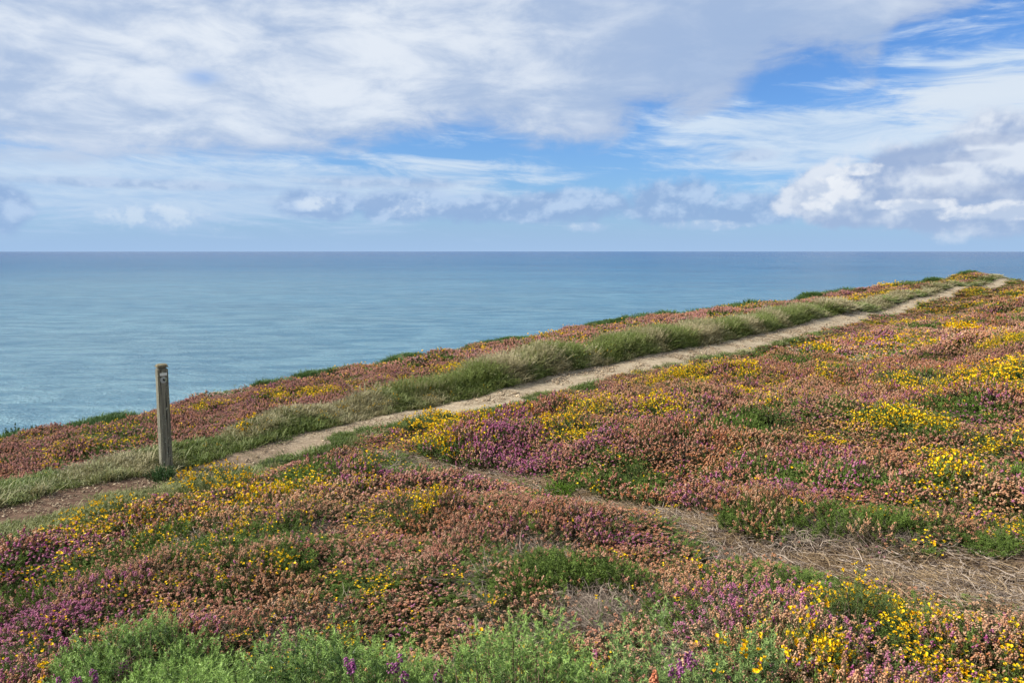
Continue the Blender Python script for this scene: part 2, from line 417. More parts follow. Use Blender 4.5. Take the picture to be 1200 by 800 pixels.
def scatter(name, protos, d, label, cat):
    """one object of ground cover: vertices carry the turn, size, colours and kind of each tuft"""
    pc = bpy.data.collections.new(name + '_kinds')
    for i, p in enumerate(protos):
        p.name = f"{chr(97 + i)}_{p.name}"; pc.objects.link(p)
    n = len(d['pos']); me = bpy.data.meshes.new(name); me.vertices.add(n); me.vertices.foreach_set('co', d['pos'].astype(np.float32).ravel())
    def att(k, t, v, f):
        a = me.attributes.new(k, t, 'POINT'); a.data.foreach_set(f, v.ravel())
    att('rot', 'FLOAT_VECTOR', d['rot'].astype(np.float32), 'vector'); att('scl', 'FLOAT_VECTOR', d['scl'].astype(np.float32), 'vector')
    att('kind_index', 'INT', d['idx'].astype(np.int32), 'value')
    for k in ('colA', 'colB', 'leafA', 'leafB'):
        if k in d: att(k, 'FLOAT_VECTOR', d[k].astype(np.float32), 'vector')
    o = bpy.data.objects.new(name, me); col.objects.link(o)
    ng = bpy.data.node_groups.new(name + '_scatter', 'GeometryNodeTree')
    ng.interface.new_socket('Geometry', in_out='INPUT', socket_type='NodeSocketGeometry'); ng.interface.new_socket('Geometry', in_out='OUTPUT', socket_type='NodeSocketGeometry')
    gi = ng.nodes.new('NodeGroupInput'); go = ng.nodes.new('NodeGroupOutput')
    ci = ng.nodes.new('GeometryNodeCollectionInfo'); ci.inputs['Collection'].default_value = pc
    ci.inputs['Separate Children'].default_value = True; ci.inputs['Reset Children'].default_value = True
    ip = ng.nodes.new('GeometryNodeInstanceOnPoints'); ip.inputs['Pick Instance'].default_value = True
    def na(k, t):
        x = ng.nodes.new('GeometryNodeInputNamedAttribute'); x.data_type = t; x.inputs[0].default_value = k; return x.outputs[0]
    L = ng.links.new
    L(gi.outputs[0], ip.inputs['Points']); L(ci.outputs[0], ip.inputs['Instance']); L(na('kind_index', 'INT'), ip.inputs['Instance Index'])
    L(na('rot', 'FLOAT_VECTOR'), ip.inputs['Rotation']); L(na('scl', 'FLOAT_VECTOR'), ip.inputs['Scale']); L(ip.outputs[0], go.inputs[0])
    md = o.modifiers.new('scatter', 'NODES'); md.node_group = ng
    o['kind'] = 'stuff'; o['label'] = label; o['category'] = cat
    return o

# ------------------------------------------------------------------ where each kind of plant grows
def patch(px, py, rx, ry, h=.2, lim=3.0):
    c = G(px, py, h); n = G(px, py + ry, h); f = G(px, py - ry, h)
    dep = max(.12, (np.hypot(*f[:2]) - np.hypot(*n[:2])) / 2); wid = rx * c[1] / F
    dep = min(dep, lim * wid)
    u = c[:2] / np.hypot(*c[:2])
    return (c[0], c[1], u[0], u[1], dep, wid)
def pval(p, x, y):
    dx, dy = x - p[0], y - p[1]; a = dx * p[2] + dy * p[3]; b = dx * p[3] - dy * p[2]
    return np.exp(-((a / p[4]) ** 2 + (b / p[5]) ** 2))
def field(ps, x, y):
    t = np.zeros(x.shape)
    for p in ps: t = np.maximum(t, pval(p, x, y))
    return t
purple = [patch(*q) for q in [(50, 735, 90, 45), (590, 492, 60, 22), (780, 470, 45, 12), (1050, 398, 38, 8), (150, 518, 26, 8), (1080, 780, 150, 30),
                              (880, 700, 90, 35), (430, 540, 60, 12), (700, 505, 30, 12), (1150, 790, 120, 20), (60, 640, 60, 15), (1130, 470, 50, 6), (960, 520, 30, 6), (740, 610, 60, 10), (330, 560, 40, 10)]]
greenp = [patch(*q) for q in [(905, 490, 30, 9), (740, 548, 40, 14), (690, 535, 20, 8), (980, 428, 40, 5), (1030, 480, 60, 8), (1070, 498, 40, 7), (1000, 600, 90, 14), (840, 590, 50, 8),
                              (860, 400, 40, 5), (920, 425, 30, 5), (480, 525, 60, 10), (350, 545, 50, 8), (340, 640, 50, 12), (420, 660, 40, 14), (100, 760, 40, 8), (700, 655, 60, 10), (1180, 620, 60, 10)]]
greyp = [patch(*q) for q in [(1080, 438, 32, 8), (930, 455, 20, 5), (280, 586, 22, 5), (370, 597, 50, 6), (1010, 416, 22, 5), (1170, 505, 30, 7), (480, 640, 25, 5), (620, 620, 60, 10), (1075, 470, 20, 4),
                             (850, 625, 50, 12), (790, 510, 22, 5), (690, 690, 45, 18), (560, 640, 22, 12)]]
hollow = [patch(*q) for q in [(235, 626, 42, 16), (215, 605, 30, 6), (945, 625, 20, 20), (140, 700, 40, 8), (560, 660, 30, 10), (750, 700, 40, 10), (1060, 575, 60, 10)]]
yellowp = [patch(*q) for q in [(255, 557, 48, 15), (330, 572, 70, 10), (120, 597, 50, 14), (480, 582, 50, 14), (400, 553, 40, 10), (520, 498, 55, 14), (560, 482, 40, 8), (665, 496, 38, 12), (775, 466, 28, 6), (700, 462, 40, 5), (630, 462, 40, 5),
                               (1160, 438, 55, 14), (1045, 448, 28, 8), (1105, 548, 24, 12), (1128, 384, 18, 5), (1140, 510, 40, 7), (1090, 404, 22, 4), (960, 405, 22, 4), (900, 440, 30, 4), (930, 398, 20, 4), (870, 452, 30, 5), (960, 440, 20, 4),
                               (1000, 690, 60, 20), (1080, 720, 100, 25), (1120, 780, 110, 25), (980, 770, 60, 20), (440, 655, 22, 18), (1060, 490, 60, 8), (980, 500, 40, 8), (1010, 400, 60, 4), (850, 425, 50, 4), (800, 440, 60, 4), (1020, 372, 70, 4),
                               (1100, 362, 60, 4), (1180, 345, 20, 5), (1060, 350, 40, 3), (1130, 335, 30, 3), (925, 380, 50, 3), (1180, 400, 30, 4)]]
yellow_sea = [patch(*q) for q in [(295, 493, 30, 8), (70, 515, 16, 4), (55, 527, 12, 4), (150, 530, 20, 5), (245, 470, 40, 4), (350, 458, 50, 4), (530, 428, 20, 4), (330, 478, 30, 5), (1060, 342, 40, 6), (985, 352, 22, 4), (1110, 327, 30, 4), (860, 372, 30, 3),
                                  (650, 412, 30, 3), (760, 392, 30, 3), (330, 492, 20, 6), (200, 488, 16, 4), (470, 440, 30, 3), (1010, 348, 30, 4)]]

# shrubs that are built one by one: place in the view (centre, half width, half depth in pixels), height, kind, label
SHRUBS = [
 ((160, 800, 145, 68), .38, 'green', 'low dark green gorse bush in the lower left corner with heather poking through'),
 ((410, 812, 180, 98), .52, 'green', 'bright green gorse bush at the bottom, between the left corner bush and the middle one'),
 ((600, 812, 150, 112), .56, 'green', 'largest green gorse bush at the middle of the bottom edge, below the grey dead twigs'),
 ((745, 790, 66, 74), .58, 'pale', 'tall feathery pale green gorse bush right of the largest one at the bottom'),
 ((862, 806, 76, 60), .38, 'pale', 'fine pale green gorse cushion with yellow flowers, right of the tall feathery bush'),
 ((255, 557, 50, 14), .24, 'yellow', 'golden flowering gorse mound just right of the foot of the wooden post'),
 ((120, 598, 48, 13), .22, 'yellow', 'yellow flowering gorse mound beside the left end of the path, left of the wooden post'),
 ((1000, 694, 52, 24), .32, 'dense', 'dense round bush of bright yellow gorse in front of the bare twiggy ground'),
 ((480, 583, 48, 12), .22, 'yellow', 'loose yellow gorse mound in the near heather below the start of the bare side trail'),
 ((518, 497, 50, 11), .24, 'yellow', 'long yellow gorse mound along the near edge of the pale path'),
 ((665, 496, 36, 11), .26, 'yellow', 'yellow gorse mound next to purple heather, above the middle of the bare side trail'),
 ((775, 466, 28, 6), .26, 'yellow', 'small oval yellow gorse mound between the path and the middle of the heather field'),
 ((1165, 438, 48, 13), .34, 'yellow', 'large green and yellow gorse mound at the right edge of the heather field'),
 ((1046, 448, 24, 8), .30, 'yellow', 'rounded yellow gorse shrub just left of the large mound at the right edge'),
 ((1105, 548, 22, 10), .24, 'yellow', 'orange yellow gorse tuft in brown heather above the bare ground at the right'),
 ((1128, 384, 16, 5), .40, 'dense', 'small bright golden gorse shrub high in the field near the right edge'),
 ((1052, 337, 26, 1), .20, 'yellow', 'long yellow gorse bank on the sea side of the path near its far end'),
 ((293, 494, 22, 7), .24, 'yellow', 'yellow gorse clump on the sea side of the path, right of the wooden post'),
 ((655, 574, 20, 6), .14, 'cushion', 'bright green mossy cushion beside the bare side trail'),
 ((905, 490, 28, 8), .26, 'plain', 'dark green flowerless gorse shrub in the middle of the heather field'),
 ((742, 550, 22, 10), .26, 'plain', 'green leafy shrub at the far side of the bare trail, behind the mossy cushion'),
 ((189, 553, 12, 5), .13, 'weed', 'small dark weedy tuft hugging the foot of the wooden post'),
 ((12, 505, 20, 5), .40, 'bush', 'dark green bush on the cliff edge at the far left'),
 ((42, 501, 9, 3), .32, 'bush', 'small dark bush on the cliff edge right of the larger dark one'),
 ((692, 694, 36, 13), .12, 'dead', 'tangle of bare grey heather twigs behind the largest green gorse bush'),
 ((236, 626, 30, 10), .18, 'dead', 'dark leafless heather shrub in a hollow below the wooden post'),
 ((944, 622, 24, 12), .20, 'dead', 'brown withered heather shrub standing at the edge of the bare twiggy ground'),
]
SHP = [patch(*q[0], h=q[1] * .6, lim=1.5) for q in SHRUBS]
SHP = [((lambda c, u: (c[0], c[1], u[0], u[1], p[4], p[5]))(at_y(q[0][0], q[0][1], 13.3), np.array([0., 1.]))) if q[2] == 'bush' else p for p, q in zip(SHP, SHRUBS)]
def taken(x, y):
    t = np.zeros(x.shape)
    for p, q in zip(SHP, SHRUBS):
        if q[2] in ('yellow', 'dead'): continue          # heather grows up through these
        t = np.maximum(t, pval(p, x, y))
    return t
def zones(x, y):
    z, dp, sp, dt, st, de, se = terrain(x, y, True)
    wob = (fbm(x, y, 1.1, 61, 3) - .5)
    hw = np.interp(sp, [0, 9, 13, 17, 60, 90], [.56, .54, .54, .62, .62, .72])
    path = np.abs(dp + wob * .25) < hw + wob * .3
    tall = sstep(13.5, 17, sp)
    farg = np.interp(sp, [0, 10, 14, 30, 48, 60], [1.0, 1.0, .85, .85, .75, .5])
    verge = (dp > hw - .05) & (dp + wob * .7 < hw + farg * .85)
    near_v = (dp < -hw + .1) & (dp + wob * 1.2 > -hw - np.interp(sp, [0, 9, 13, 18, 25], [.15, .25, .3, .08, -.3]))
    edgeg = (de > -.36 - wob * 1.4) & (vnoise(se * .30, se * 0, 71) > .40)
    tw = np.interp(st, [0, 3, 6, 7, 8, 9, 12], [.10, .17, .20, .24, .42, .64, .80])
    tr = np.clip(1.25 - np.abs(dt + wob * .5) / (tw * (.45 + 1.2 * fbm(x, y, 1.7, 77, 3))), 0, 1)
    tr = np.where(path | (dp > -.6), 0, tr)
    return dict(z=z, dp=dp, sp=sp, dt=dt, de=de, path=path, verge=verge, near_v=near_v, edgeg=edgeg, tr=tr, hw=hw, tall=tall, wob=wob)

def sample(r0, r1, dens, az0=-50, az1=50):
    A = R(az1 - az0) / 2 * (r1 * r1 - r0 * r0); n = int(A * dens)
    r = np.sqrt(rng.uniform(r0 * r0, r1 * r1, n)); a = R(az0) + rng.random(n) * R(az1 - az0)
    return r * np.sin(a), r * np.cos(a)
def pos_arr(x, y, z): return np.stack([x, y, z], 1)
def rots(n, tilt=.18): return np.stack([rng.normal(0, tilt, n), rng.normal(0, tilt, n), rng.random(n) * 6.283], 1)
def mixp(t, a, b): return a * (1 - t[:, None]) + b * t[:, None]

SAL = np.array(lin(198, 144, 102)); RUST = np.array(lin(180, 108, 62)); PINK = np.array(lin(178, 110, 96)); PUR = np.array(lin(156, 60, 116)); BROWN = np.array(lin(94, 62, 42)); CREAM = np.array(lin(246, 214, 178)); MAUVE = np.array(lin(214, 154, 168))
LG = np.array([.030, .044, .011]); LO = np.array([.058, .048, .018]); LGREEN = np.array([.100, .150, .026]); LGREY = np.array([.12, .105, .085])

heather_parts = []; gorse_parts = []; grass_parts = []; dead_parts = []; litter_parts = []; flower_parts = []
def keep(d, m):
    return {k: (v[m] if isinstance(v, np.ndarray) else v) for k, v in d.items()}
hollow_things = []          # (x, y, r) footprints kept free for shrubs built on their own
for (r0, r1, dens, lod) in [(1.6, 6.5, 330, 0), (6.5, 19, 250, 1), (19, 42, 95, 2), (42, 95, 42, 2)]:
    x, y = sample(r0, r1, dens, -56, 56)
    q = zones(x, y); n = len(x)
    big = r0 >= 40
    ysc = np.where(q['dp'] > 0, field(yellow_sea, x, y), field(yellowp, x, y))
    yn = fbm(x, y, .9, 91, 3); yn2 = fbm(x, y, 5.0, 95, 2)
    farb = np.clip(np.hypot(x, y) / 20, 0, 1)
    yprob = np.clip(ysc * 1.5 - .22, 0, 1) * .95 + sstep(.54, .64, yn) * .30 * (.5 + farb) + .03
    yprob = yprob * sstep(.30, .55, yn2)
    gv = field(greenp, x, y); gy = field(greyp, x, y); ho = field(hollow, x, y); pu = field(purple, x, y)
    pu = np.clip(pu * .85 + (sstep(.45, .75, fbm(x, y, .75, 101, 3))) * .34 + .04, 0, 1) * np.where(q['dp'] > 0, .45, 1)
    u = rng.random(n)
    tk = taken(x, y)
    ok = (~q['path']) & (q['de'] < 3.0) & (tk < .45 + rng.random(n) * .12)
    loose = np.zeros(n)
    for p_, q_ in zip(SHP, SHRUBS):
        if q_[2] in ('yellow', 'dead'): loose = np.maximum(loose, pval(p_, x, y))
    ok = ok & (rng.random(n) > sstep(.3, .6, loose) * .8)
    edge_ok = (q['tr'] < rng.random(n) * .55 + .12)
    hth = ok & ~q['verge'] & ~q['near_v'] & ~q['edgeg'] & edge_ok
    in_g = hth & (u < yprob)
    grey = hth & ~in_g & (rng.random(n) < gy * .9 + sstep(.62, .75, fbm(x, y, .8, 111, 3)) * .5)
    leafy = hth & ~in_g & ~grey & (rng.random(n) < gv * .95 + ho * .5 + sstep(.50, .70, fbm(x, y, 1.1, 121, 3)) * .55 + .10)
    flo = hth & ~in_g & ~grey & ~leafy
    hgt = np.clip(.74 + (fbm(x, y, 1.7, 131, 3) - .5) * 2.2, .38, 1.5) * (1 - .45 * ho)
    # plants are low right beside the path and at the wind-cut cliff edge
    hgt = hgt * (.38 + .62 * sstep(.0, 1.5 + 3.5 * sstep(30, 48, q['sp']) * (q['dp'] < 0), np.abs(q['dp']) - q['hw'])) * np.where(q['dt'] < 0, .34 + .66 * sstep(.2, 1.3, np.abs(q['dt'])), 1) * (.6 + .4 * sstep(.0, 3.0, -q['de']))
    # --- heather
    m = flo | leafy
    k = int(m.sum()); t1 = fbm(x, y, .5, 141, 3)[m]; t2 = fbm(x, y, 1.6, 151, 2)[m]; j = rng.random(k); pm = pu[m]
    t1 = np.clip(t1 + rng.normal(0, .09, k), 0, 1); t2 = np.clip(t2 + rng.normal(0, .12, k), 0, 1); base = mixp(sstep(.40, .70, t1), SAL, RUST); base = mixp(sstep(.36, .64, t2) * .75, base, PINK)
    isp = (rng.random(k) < pm * .85)
    a = np.where(isp[:, None], PUR, base); b = np.where(isp[:, None], MAUVE, mixp(.15 + rng.random(k) ** 1.5 * .75, base, CREAM))
    sea = (q['dp'][m] > 0)
    a = np.where((sea & ~isp)[:, None], mixp(rng.random(k), np.array(lin(188, 134, 100)), np.array(lin(168, 122, 120))), a); b = np.where((sea & ~isp)[:, None], np.clip(a * 1.5, 0, 1), b)
    brn = rng.random(k) < .12
    a = np.where(brn[:, None], BROWN, a)
    a = a * rng.uniform(.75, 1.15, (k, 1)); b = b * rng.uniform(.8, 1.12, (k, 1))
    la = mixp(rng.random(k), LG, LO); la = np.where(leafy[m][:, None], mixp(rng.random(k) * .6, LGREEN, LG), la)
    lb = la * rng.uniform(1.4, 2.3, (k, 1))
    sc = hgt[m] * rng.uniform(.82, 1.18, k) * (1.5 if big else 1.0)
    wsc = rng.uniform(.9, 1.25, k) * (1.7 if big else 1.15)
    hs = sc if not big else hgt[m] * rng.uniform(.85, 1.15, k)
    idx = rng.integers(0, 3, k) + lod * 4; idx = np.where(leafy[m], lod * 4 + 3, idx)
    heather_parts.append(dict(pos=pos_arr(x[m], y[m], q['z'][m] - .02), rot=rots(k, .14), scl=np.stack([wsc, wsc, hs], 1), idx=idx, colA=a, colB=np.clip(b, 0, .95), leafA=la, leafB=lb))
    # --- gorse
    m = in_g; k = int(m.sum()); many = rng.random(k) < .6 * np.clip(.35 + ysc[m], 0, 1)
    w = rng.uniform(.85, 1.2, k) * (1.7 if big else 1.1); hh = hgt[m] * rng.uniform(.9, 1.2, k)
    gorse_parts.append(dict(pos=pos_arr(x[m], y[m], q['z'][m] - .01), rot=rots(k, .14), scl=np.stack([w, w, hh], 1), idx=lod * 2 + many.astype(int)))
    # --- dead heather
    m = grey; k = int(m.sum()); w = rng.uniform(.9, 1.3, k) * (1.0, 1.1, 1.6)[lod]
    dead_parts.append(dict(pos=pos_arr(x[m], y[m], q['z'][m]), rot=rots(k, .2), scl=np.stack([w, w, hgt[m] * 1.15], 1), idx=np.full(k, lod)))

# --- grass
for (r0, r1, dens, lod) in [(4, 14, 560, 0), (14, 34, 330, 1), (34, 90, 120, 2)]:
    x, y = sample(r0, r1, dens, -56, 52); q = zones(x, y); n = len(x)
    d = np.abs(q['dp']) - q['hw']
    pathgrass = q['path'] & (q['sp'] < 16) & (fbm(x, y, 1.2, 161, 3) + .16 * (q['dp'] < -.1) > .72) & (rng.random(n) < .5)
    centre = q['path'] & (q['sp'] >= 13) & (q['sp'] < 19) & (q['dp'] < -q['hw'] * .45) & (fbm(x, y, .8, 163, 3) > .52)
    edge_fringe = (np.abs(d) < .10) & (rng.random(n) < np.where(q['dp'] > 0, .55, .4 * (fbm(x, y, 1.6, 165, 2) > .5))) & (q['sp'] < 36)
    m = (q['verge'] | q['near_v'] | pathgrass | centre | edge_fringe | (q['edgeg'] & (q['de'] < 1.5))) & (q['de'] < 2)
    k = int(m.sum()); 
    X, Y = x[m], y[m]; dd = q['dp'][m] - q['hw'][m]; sp = q['sp'][m]
    band = np.interp(sp, [0, 12, 15, 19, 26, 34, 44, 58, 75], [.28, .28, .46, .60, .70, .66, .46, .30, .22])
    ht = np.where(q['verge'][m], band * (.3 + .7 * np.exp(-(np.abs(dd - .55) / .55) ** 3)), np.where(q['edgeg'][m] & (dd > .4), .44, .30))
    short_ = (pathgrass | centre | (q['near_v'] & ~q['verge']))[m]; ht = np.where((pathgrass | centre)[m], .13, ht); ht = np.where((q['near_v'] & ~q['verge'])[m], .2, ht); ht = ht * rng.uniform(.6, 1.3, k) * (.86 + .28 * fbm(X, Y, 1.4, 171, 2)); 
    tallk = ht > .62; 
    idx = np.where(ht < .34, 0, np.where(ht < .62, 1, 2)); 
    if lod == 2: idx = np.full(k, 3)
    hnat = np.choose(idx, [.11, .26, .42, .32]); want = ht * .42
    sz = want / hnat; w = rng.uniform(.9, 1.4, k) * (1, 1.25, 2.0)[lod]
    dry = np.clip(sstep(.42, .66, fbm(X, Y, 1.0, 181, 3)) + rng.normal(0, .2, k) - .02, 0, 1)
    GR = np.array([.072, .112, .020]); GD = np.array([.19, .18, .065]); GY = np.array([.20, .25, .06])
    a = mixp(dry * .8, GR, GD) * rng.uniform(.8, 1.15, (k, 1)); b = mixp(np.clip(dry * 1.2, 0, 1), GY, np.array([.50, .43, .25])) * rng.uniform(.85, 1.15, (k, 1))
    a = np.where(short_[:, None], a * .8, a); b = np.where(short_[:, None], b * [.6, .72, .45], b)
    eg = q['edgeg'][m] & (q['de'][m] > -1.5); a = np.where(eg[:, None], np.array([.05, .10, .022]), a); b = np.where(eg[:, None], np.array([.11, .19, .05]), b)
    grass_parts.append(dict(pos=pos_arr(X, Y, q['z'][m] - .01), rot=rots(k, .15), scl=np.stack([w, w, sz], 1), idx=idx, colA=a, colB=b))
    if lod < 2:
        f = q['verge'][m] & (rng.random(k) < .035) & (fbm(X, Y, .9, 191, 2) > .45); kk = int(f.sum())
        flower_parts.append(dict(pos=pos_arr(X[f], Y[f], q['z'][m][f]), rot=rots(kk, .1), scl=np.stack([np.full(kk, 1.3)] * 3, 1) * np.clip(ht[f] * 1.3, .5, 1.4)[:, None], idx=np.zeros(kk)))
# --- litter on the side trail and pebbles on the path
x, y = sample(2.5, 12, 560, -45, 52); q = zones(x, y); m = (q['tr'] > .25) & (rng.random(len(x)) < q['tr'] * .8 * (.25 + 1.1 * sstep(.35, .6, fbm(x, y, 2.6, 261, 3)))); k = int(m.sum())
w = rng.uniform(.6, 1.2, k)
litter_parts.append(dict(pos=pos_arr(x[m], y[m], q['z'][m] + .004), rot=rots(k, .12), scl=np.stack([w, w, w], 1), idx=rng.integers(0, 5, k)))
peb = []
for r0, r1, dens, s0 in [(5, 13, 1300, .0062), (13, 30, 600, .011), (30, 70, 60, .018)]:
    x, y = sample(r0, r1, dens, -50, 50); q = zones(x, y); m = (np.abs(q['dp']) < q['hw'] + .08) & (fbm(x, y, 2.0, 201, 3) > .48); k = int(m.sum())
    s = s0 * (.4 + rng.gamma(1.5, .5, k)); peb.append(dict(pos=pos_arr(x[m], y[m], q['z'][m] + s * .12), rot=rots(k, .3), scl=np.stack([s * 1.2, s, s * .8], 1), idx=rng.integers(0, 4, k)))
def cat_(L): return {k: np.concatenate([p[k] for p in L]) for k in L[0]}

heather = scatter('heather', [proto_heather(l, s) if s < 3 else proto_leafy(l) for l in range(3) for s in range(4)], cat_(heather_parts), 'low pink, rust and purple heather carpeting the clifftop on both sides of the path', 'heather')
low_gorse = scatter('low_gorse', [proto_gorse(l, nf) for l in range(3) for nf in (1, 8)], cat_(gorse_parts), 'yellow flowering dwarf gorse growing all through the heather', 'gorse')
dead_h = scatter('dead_heather', [proto_dead(l) for l in range(3)], cat_(dead_parts), 'grey leafless heather stems showing in patches between the flowers', 'dead heather')
grass = scatter('grass', [proto_grass(k) for k in ('short', 'mid', 'tall', 'far')], cat_(grass_parts), 'long green and straw coloured grass along the sea side of the path', 'grass')
litter = scatter('plant_litter', [proto_litter(k) for k in (0, 0, 0, 1, 1)], cat_(litter_parts), 'dry straw and broken twigs lying on the bare side trail', 'litter')
gravel = scatter('gravel', [proto_stone() for k in range(4)], cat_(peb), 'small pale stones strewn over the trodden path', 'gravel')
wildf = scatter('wild_flowers', [proto_seedling()], cat_(flower_parts), 'small yellow flowers on thin stalks among the long grass', 'wildflowers')

# ------------------------------------------------------------------ ground
def make_ground():
    nr, na = 360, 800
    r = np.concatenate([[0.0], np.geomspace(.5, 420, nr - 1)])
    # finer towards where the land is seen
    az = np.concatenate([np.linspace(-62, 62, 640), np.linspace(62, 298, na - 640 + 1)[1:-1]]); na = len(az)
    RR, AA = np.meshgrid(r, np.radians(az), indexing='ij'); X = RR * np.sin(AA); Y = RR * np.cos(AA)
    q = zones(X.ravel(), Y.ravel()); Z = q['z'].copy()
    inner = np.clip(1 - np.abs(q['dp']) / (q['hw'] + .3), 0, 1); Z -= .05 * sstep(0, .35, inner)
    v = np.stack([X.ravel(), Y.ravel(), Z], 1)
    i = np.arange(nr - 1)[:, None]; j = np.arange(na)[None, :]; j2 = (j + 1) % na
    f = np.stack([i * na + j, i * na + j2, (i + 1) * na + j2, (i + 1) * na + j], -1).reshape(-1, 4)
    me = bpy.data.meshes.new('ground'); me.vertices.add(len(v)); me.vertices.foreach_set('co', v.astype(np.float32).ravel())
    me.loops.add(len(f) * 4); me.loops.foreach_set('vertex_index', f[:, ::-1].astype(np.int32).ravel()); me.polygons.add(len(f))
    me.polygons.foreach_set('loop_start', np.arange(len(f), dtype=np.int32) * 4); me.polygons.foreach_set('loop_total', np.full(len(f), 4, np.int32)); me.polygons.foreach_set('use_smooth', np.ones(len(f), bool))
    a = me.attributes.new('trail', 'FLOAT', 'POINT'); a.data.foreach_set('value', q['tr'].astype(np.float32))
    a = me.attributes.new('turf', 'FLOAT', 'POINT'); a.data.foreach_set('value', (q['verge'] | q['near_v'] | q['edgeg']).astype(np.float32))
    me.update(calc_edges=True); me.validate()
    o = bpy.data.objects.new('ground', me); col.objects.link(o); o['kind'] = 'structure'; o['label'] = 'heath ground sloping down to the clifftop edge'; o['category'] = 'ground'
    m, nt = mat('heath_soil'); tc = N(nt, 'ShaderNodeTexCoord').outputs['Object']
    n1 = noise(nt, tc, 9, 6, .65); n2 = noise(nt, tc, 60, 4, .6); n3 = noise(nt, tc, 2.2, 3)
    soil = mixc(nt, n1.step(.35, .65), (.028, .024, .014), (.075, .052, .032)); soil = mixc(nt, n3.step(.45, .62), soil, (.035, .045, .014))
    lit = mixc(nt, n2.step(.3, .7), lin(62, 50, 40), lin(138, 116, 90)); lit = mixc(nt, n1.step(.45, .60), lit, lin(58, 46, 38))
    turf = mixc(nt, n2.step(.3, .7), (.06, .085, .022), (.13, .13, .05))
    c = mixc(nt, V(nt, geo(nt, 'turf').outputs['Fac']), soil, turf)
    c = mixc(nt, (V(nt, geo(nt, 'trail').outputs['Fac']) + (n1 - .5) * .6).step(.2, .6), c, lit)
    bp = N(nt, 'ShaderNodeBump', inp={'Strength': .8, 'Distance': .03}); nt.links.new(noise(nt, tc, 30, 6, .7).k, bp.inputs['Height'])
    finish(nt, c, .9, .1, 0, bp.outputs[0]); me.materials.append(m)
    return o
make_ground()
def make_path():
    seg = []; 
    P = PATH; L = np.concatenate([[0], np.cumsum(np.hypot(*(P[1:, :2] - P[:-1, :2]).T))])
    s = np.arange(0, L[-1], .14); cx = np.interp(s, L, P[:, 0]); cy = np.interp(s, L, P[:, 1])
    tx = np.gradient(cx, s); ty = np.gradient(cy, s); l = np.hypot(tx, ty); nx, ny = -ty / l, tx / l
    hw = np.interp(s, [0, 9, 13, 17, 60, 90], [.56, .54, .54, .62, .62, .72]) + .12
    W = np.linspace(-1, 1, 15); wob = (fbm(s, s * 0, 1.3, 211, 3) - .5) * .22
    U = W[None] * hw[:, None] + wob[:, None]
    X = cx[:, None] + nx[:, None] * U; Y = cy[:, None] + ny[:, None] * U
    Z = terrain(X, Y) + .003 - .09 * (np.abs(W[None]) > .99) + (fbm(X, Y, 5, 221, 3) - .5) * .03 - .02 * np.exp(-(U / .3) ** 2)
    n, k = X.shape; v = np.stack([X, Y, Z], -1).reshape(-1, 3); i = np.arange(n - 1)[:, None]; j = np.arange(k - 1)[None]
    f = np.stack([i * k + j, i * k + j + 1, (i + 1) * k + j + 1, (i + 1) * k + j], -1).reshape(-1, 4)
    me = bpy.data.meshes.new('path'); me.from_pydata(v.tolist(), [], f[:, ::-1].tolist()); 
    for p in me.polygons: p.use_smooth = True
    a = me.attributes.new('brown', 'FLOAT', 'POINT'); a.data.foreach_set('value', np.repeat(sstep(17, 10, s) if False else 1 - sstep(11, 16, s), k).astype(np.float32))
    o = bpy.data.objects.new('path', me); col.objects.link(o); o['kind'] = 'structure'; o['label'] = 'trodden pale earth coast path running up to the right'; o['category'] = 'path'
    m, nt = mat('trodden_earth'); tc = N(nt, 'ShaderNodeTexCoord').outputs['Object']
    n1 = noise(nt, tc, 3, 5, .6); n2 = noise(nt, tc, 45, 5, .7); n3 = noise(nt, tc, 14, 4, .6)
    c = mixc(nt, n1.step(.3, .7), lin(148, 133, 110), lin(180, 164, 138)); c = mixc(nt, n2.step(.45, .75), c, lin(112, 92, 68)); c = mixc(nt, n3.step(.55, .72), c, lin(200, 184, 156)); c = mixc(nt, n1.step(.55, .7) * .5, c, lin(118, 116, 78))
    br = mixc(nt, n3.step(.35, .65), lin(84, 64, 52), lin(118, 96, 78)); c = mixc(nt, V(nt, geo(nt, 'brown').outputs['Fac']), c, br)
    bp = N(nt, 'ShaderNodeBump', inp={'Strength': .8, 'Distance': .02}); nt.links.new(n2.k, bp.inputs['Height'])
    finish(nt, c, .9, .1, 0, bp.outputs[0]); me.materials.append(m)
make_path()

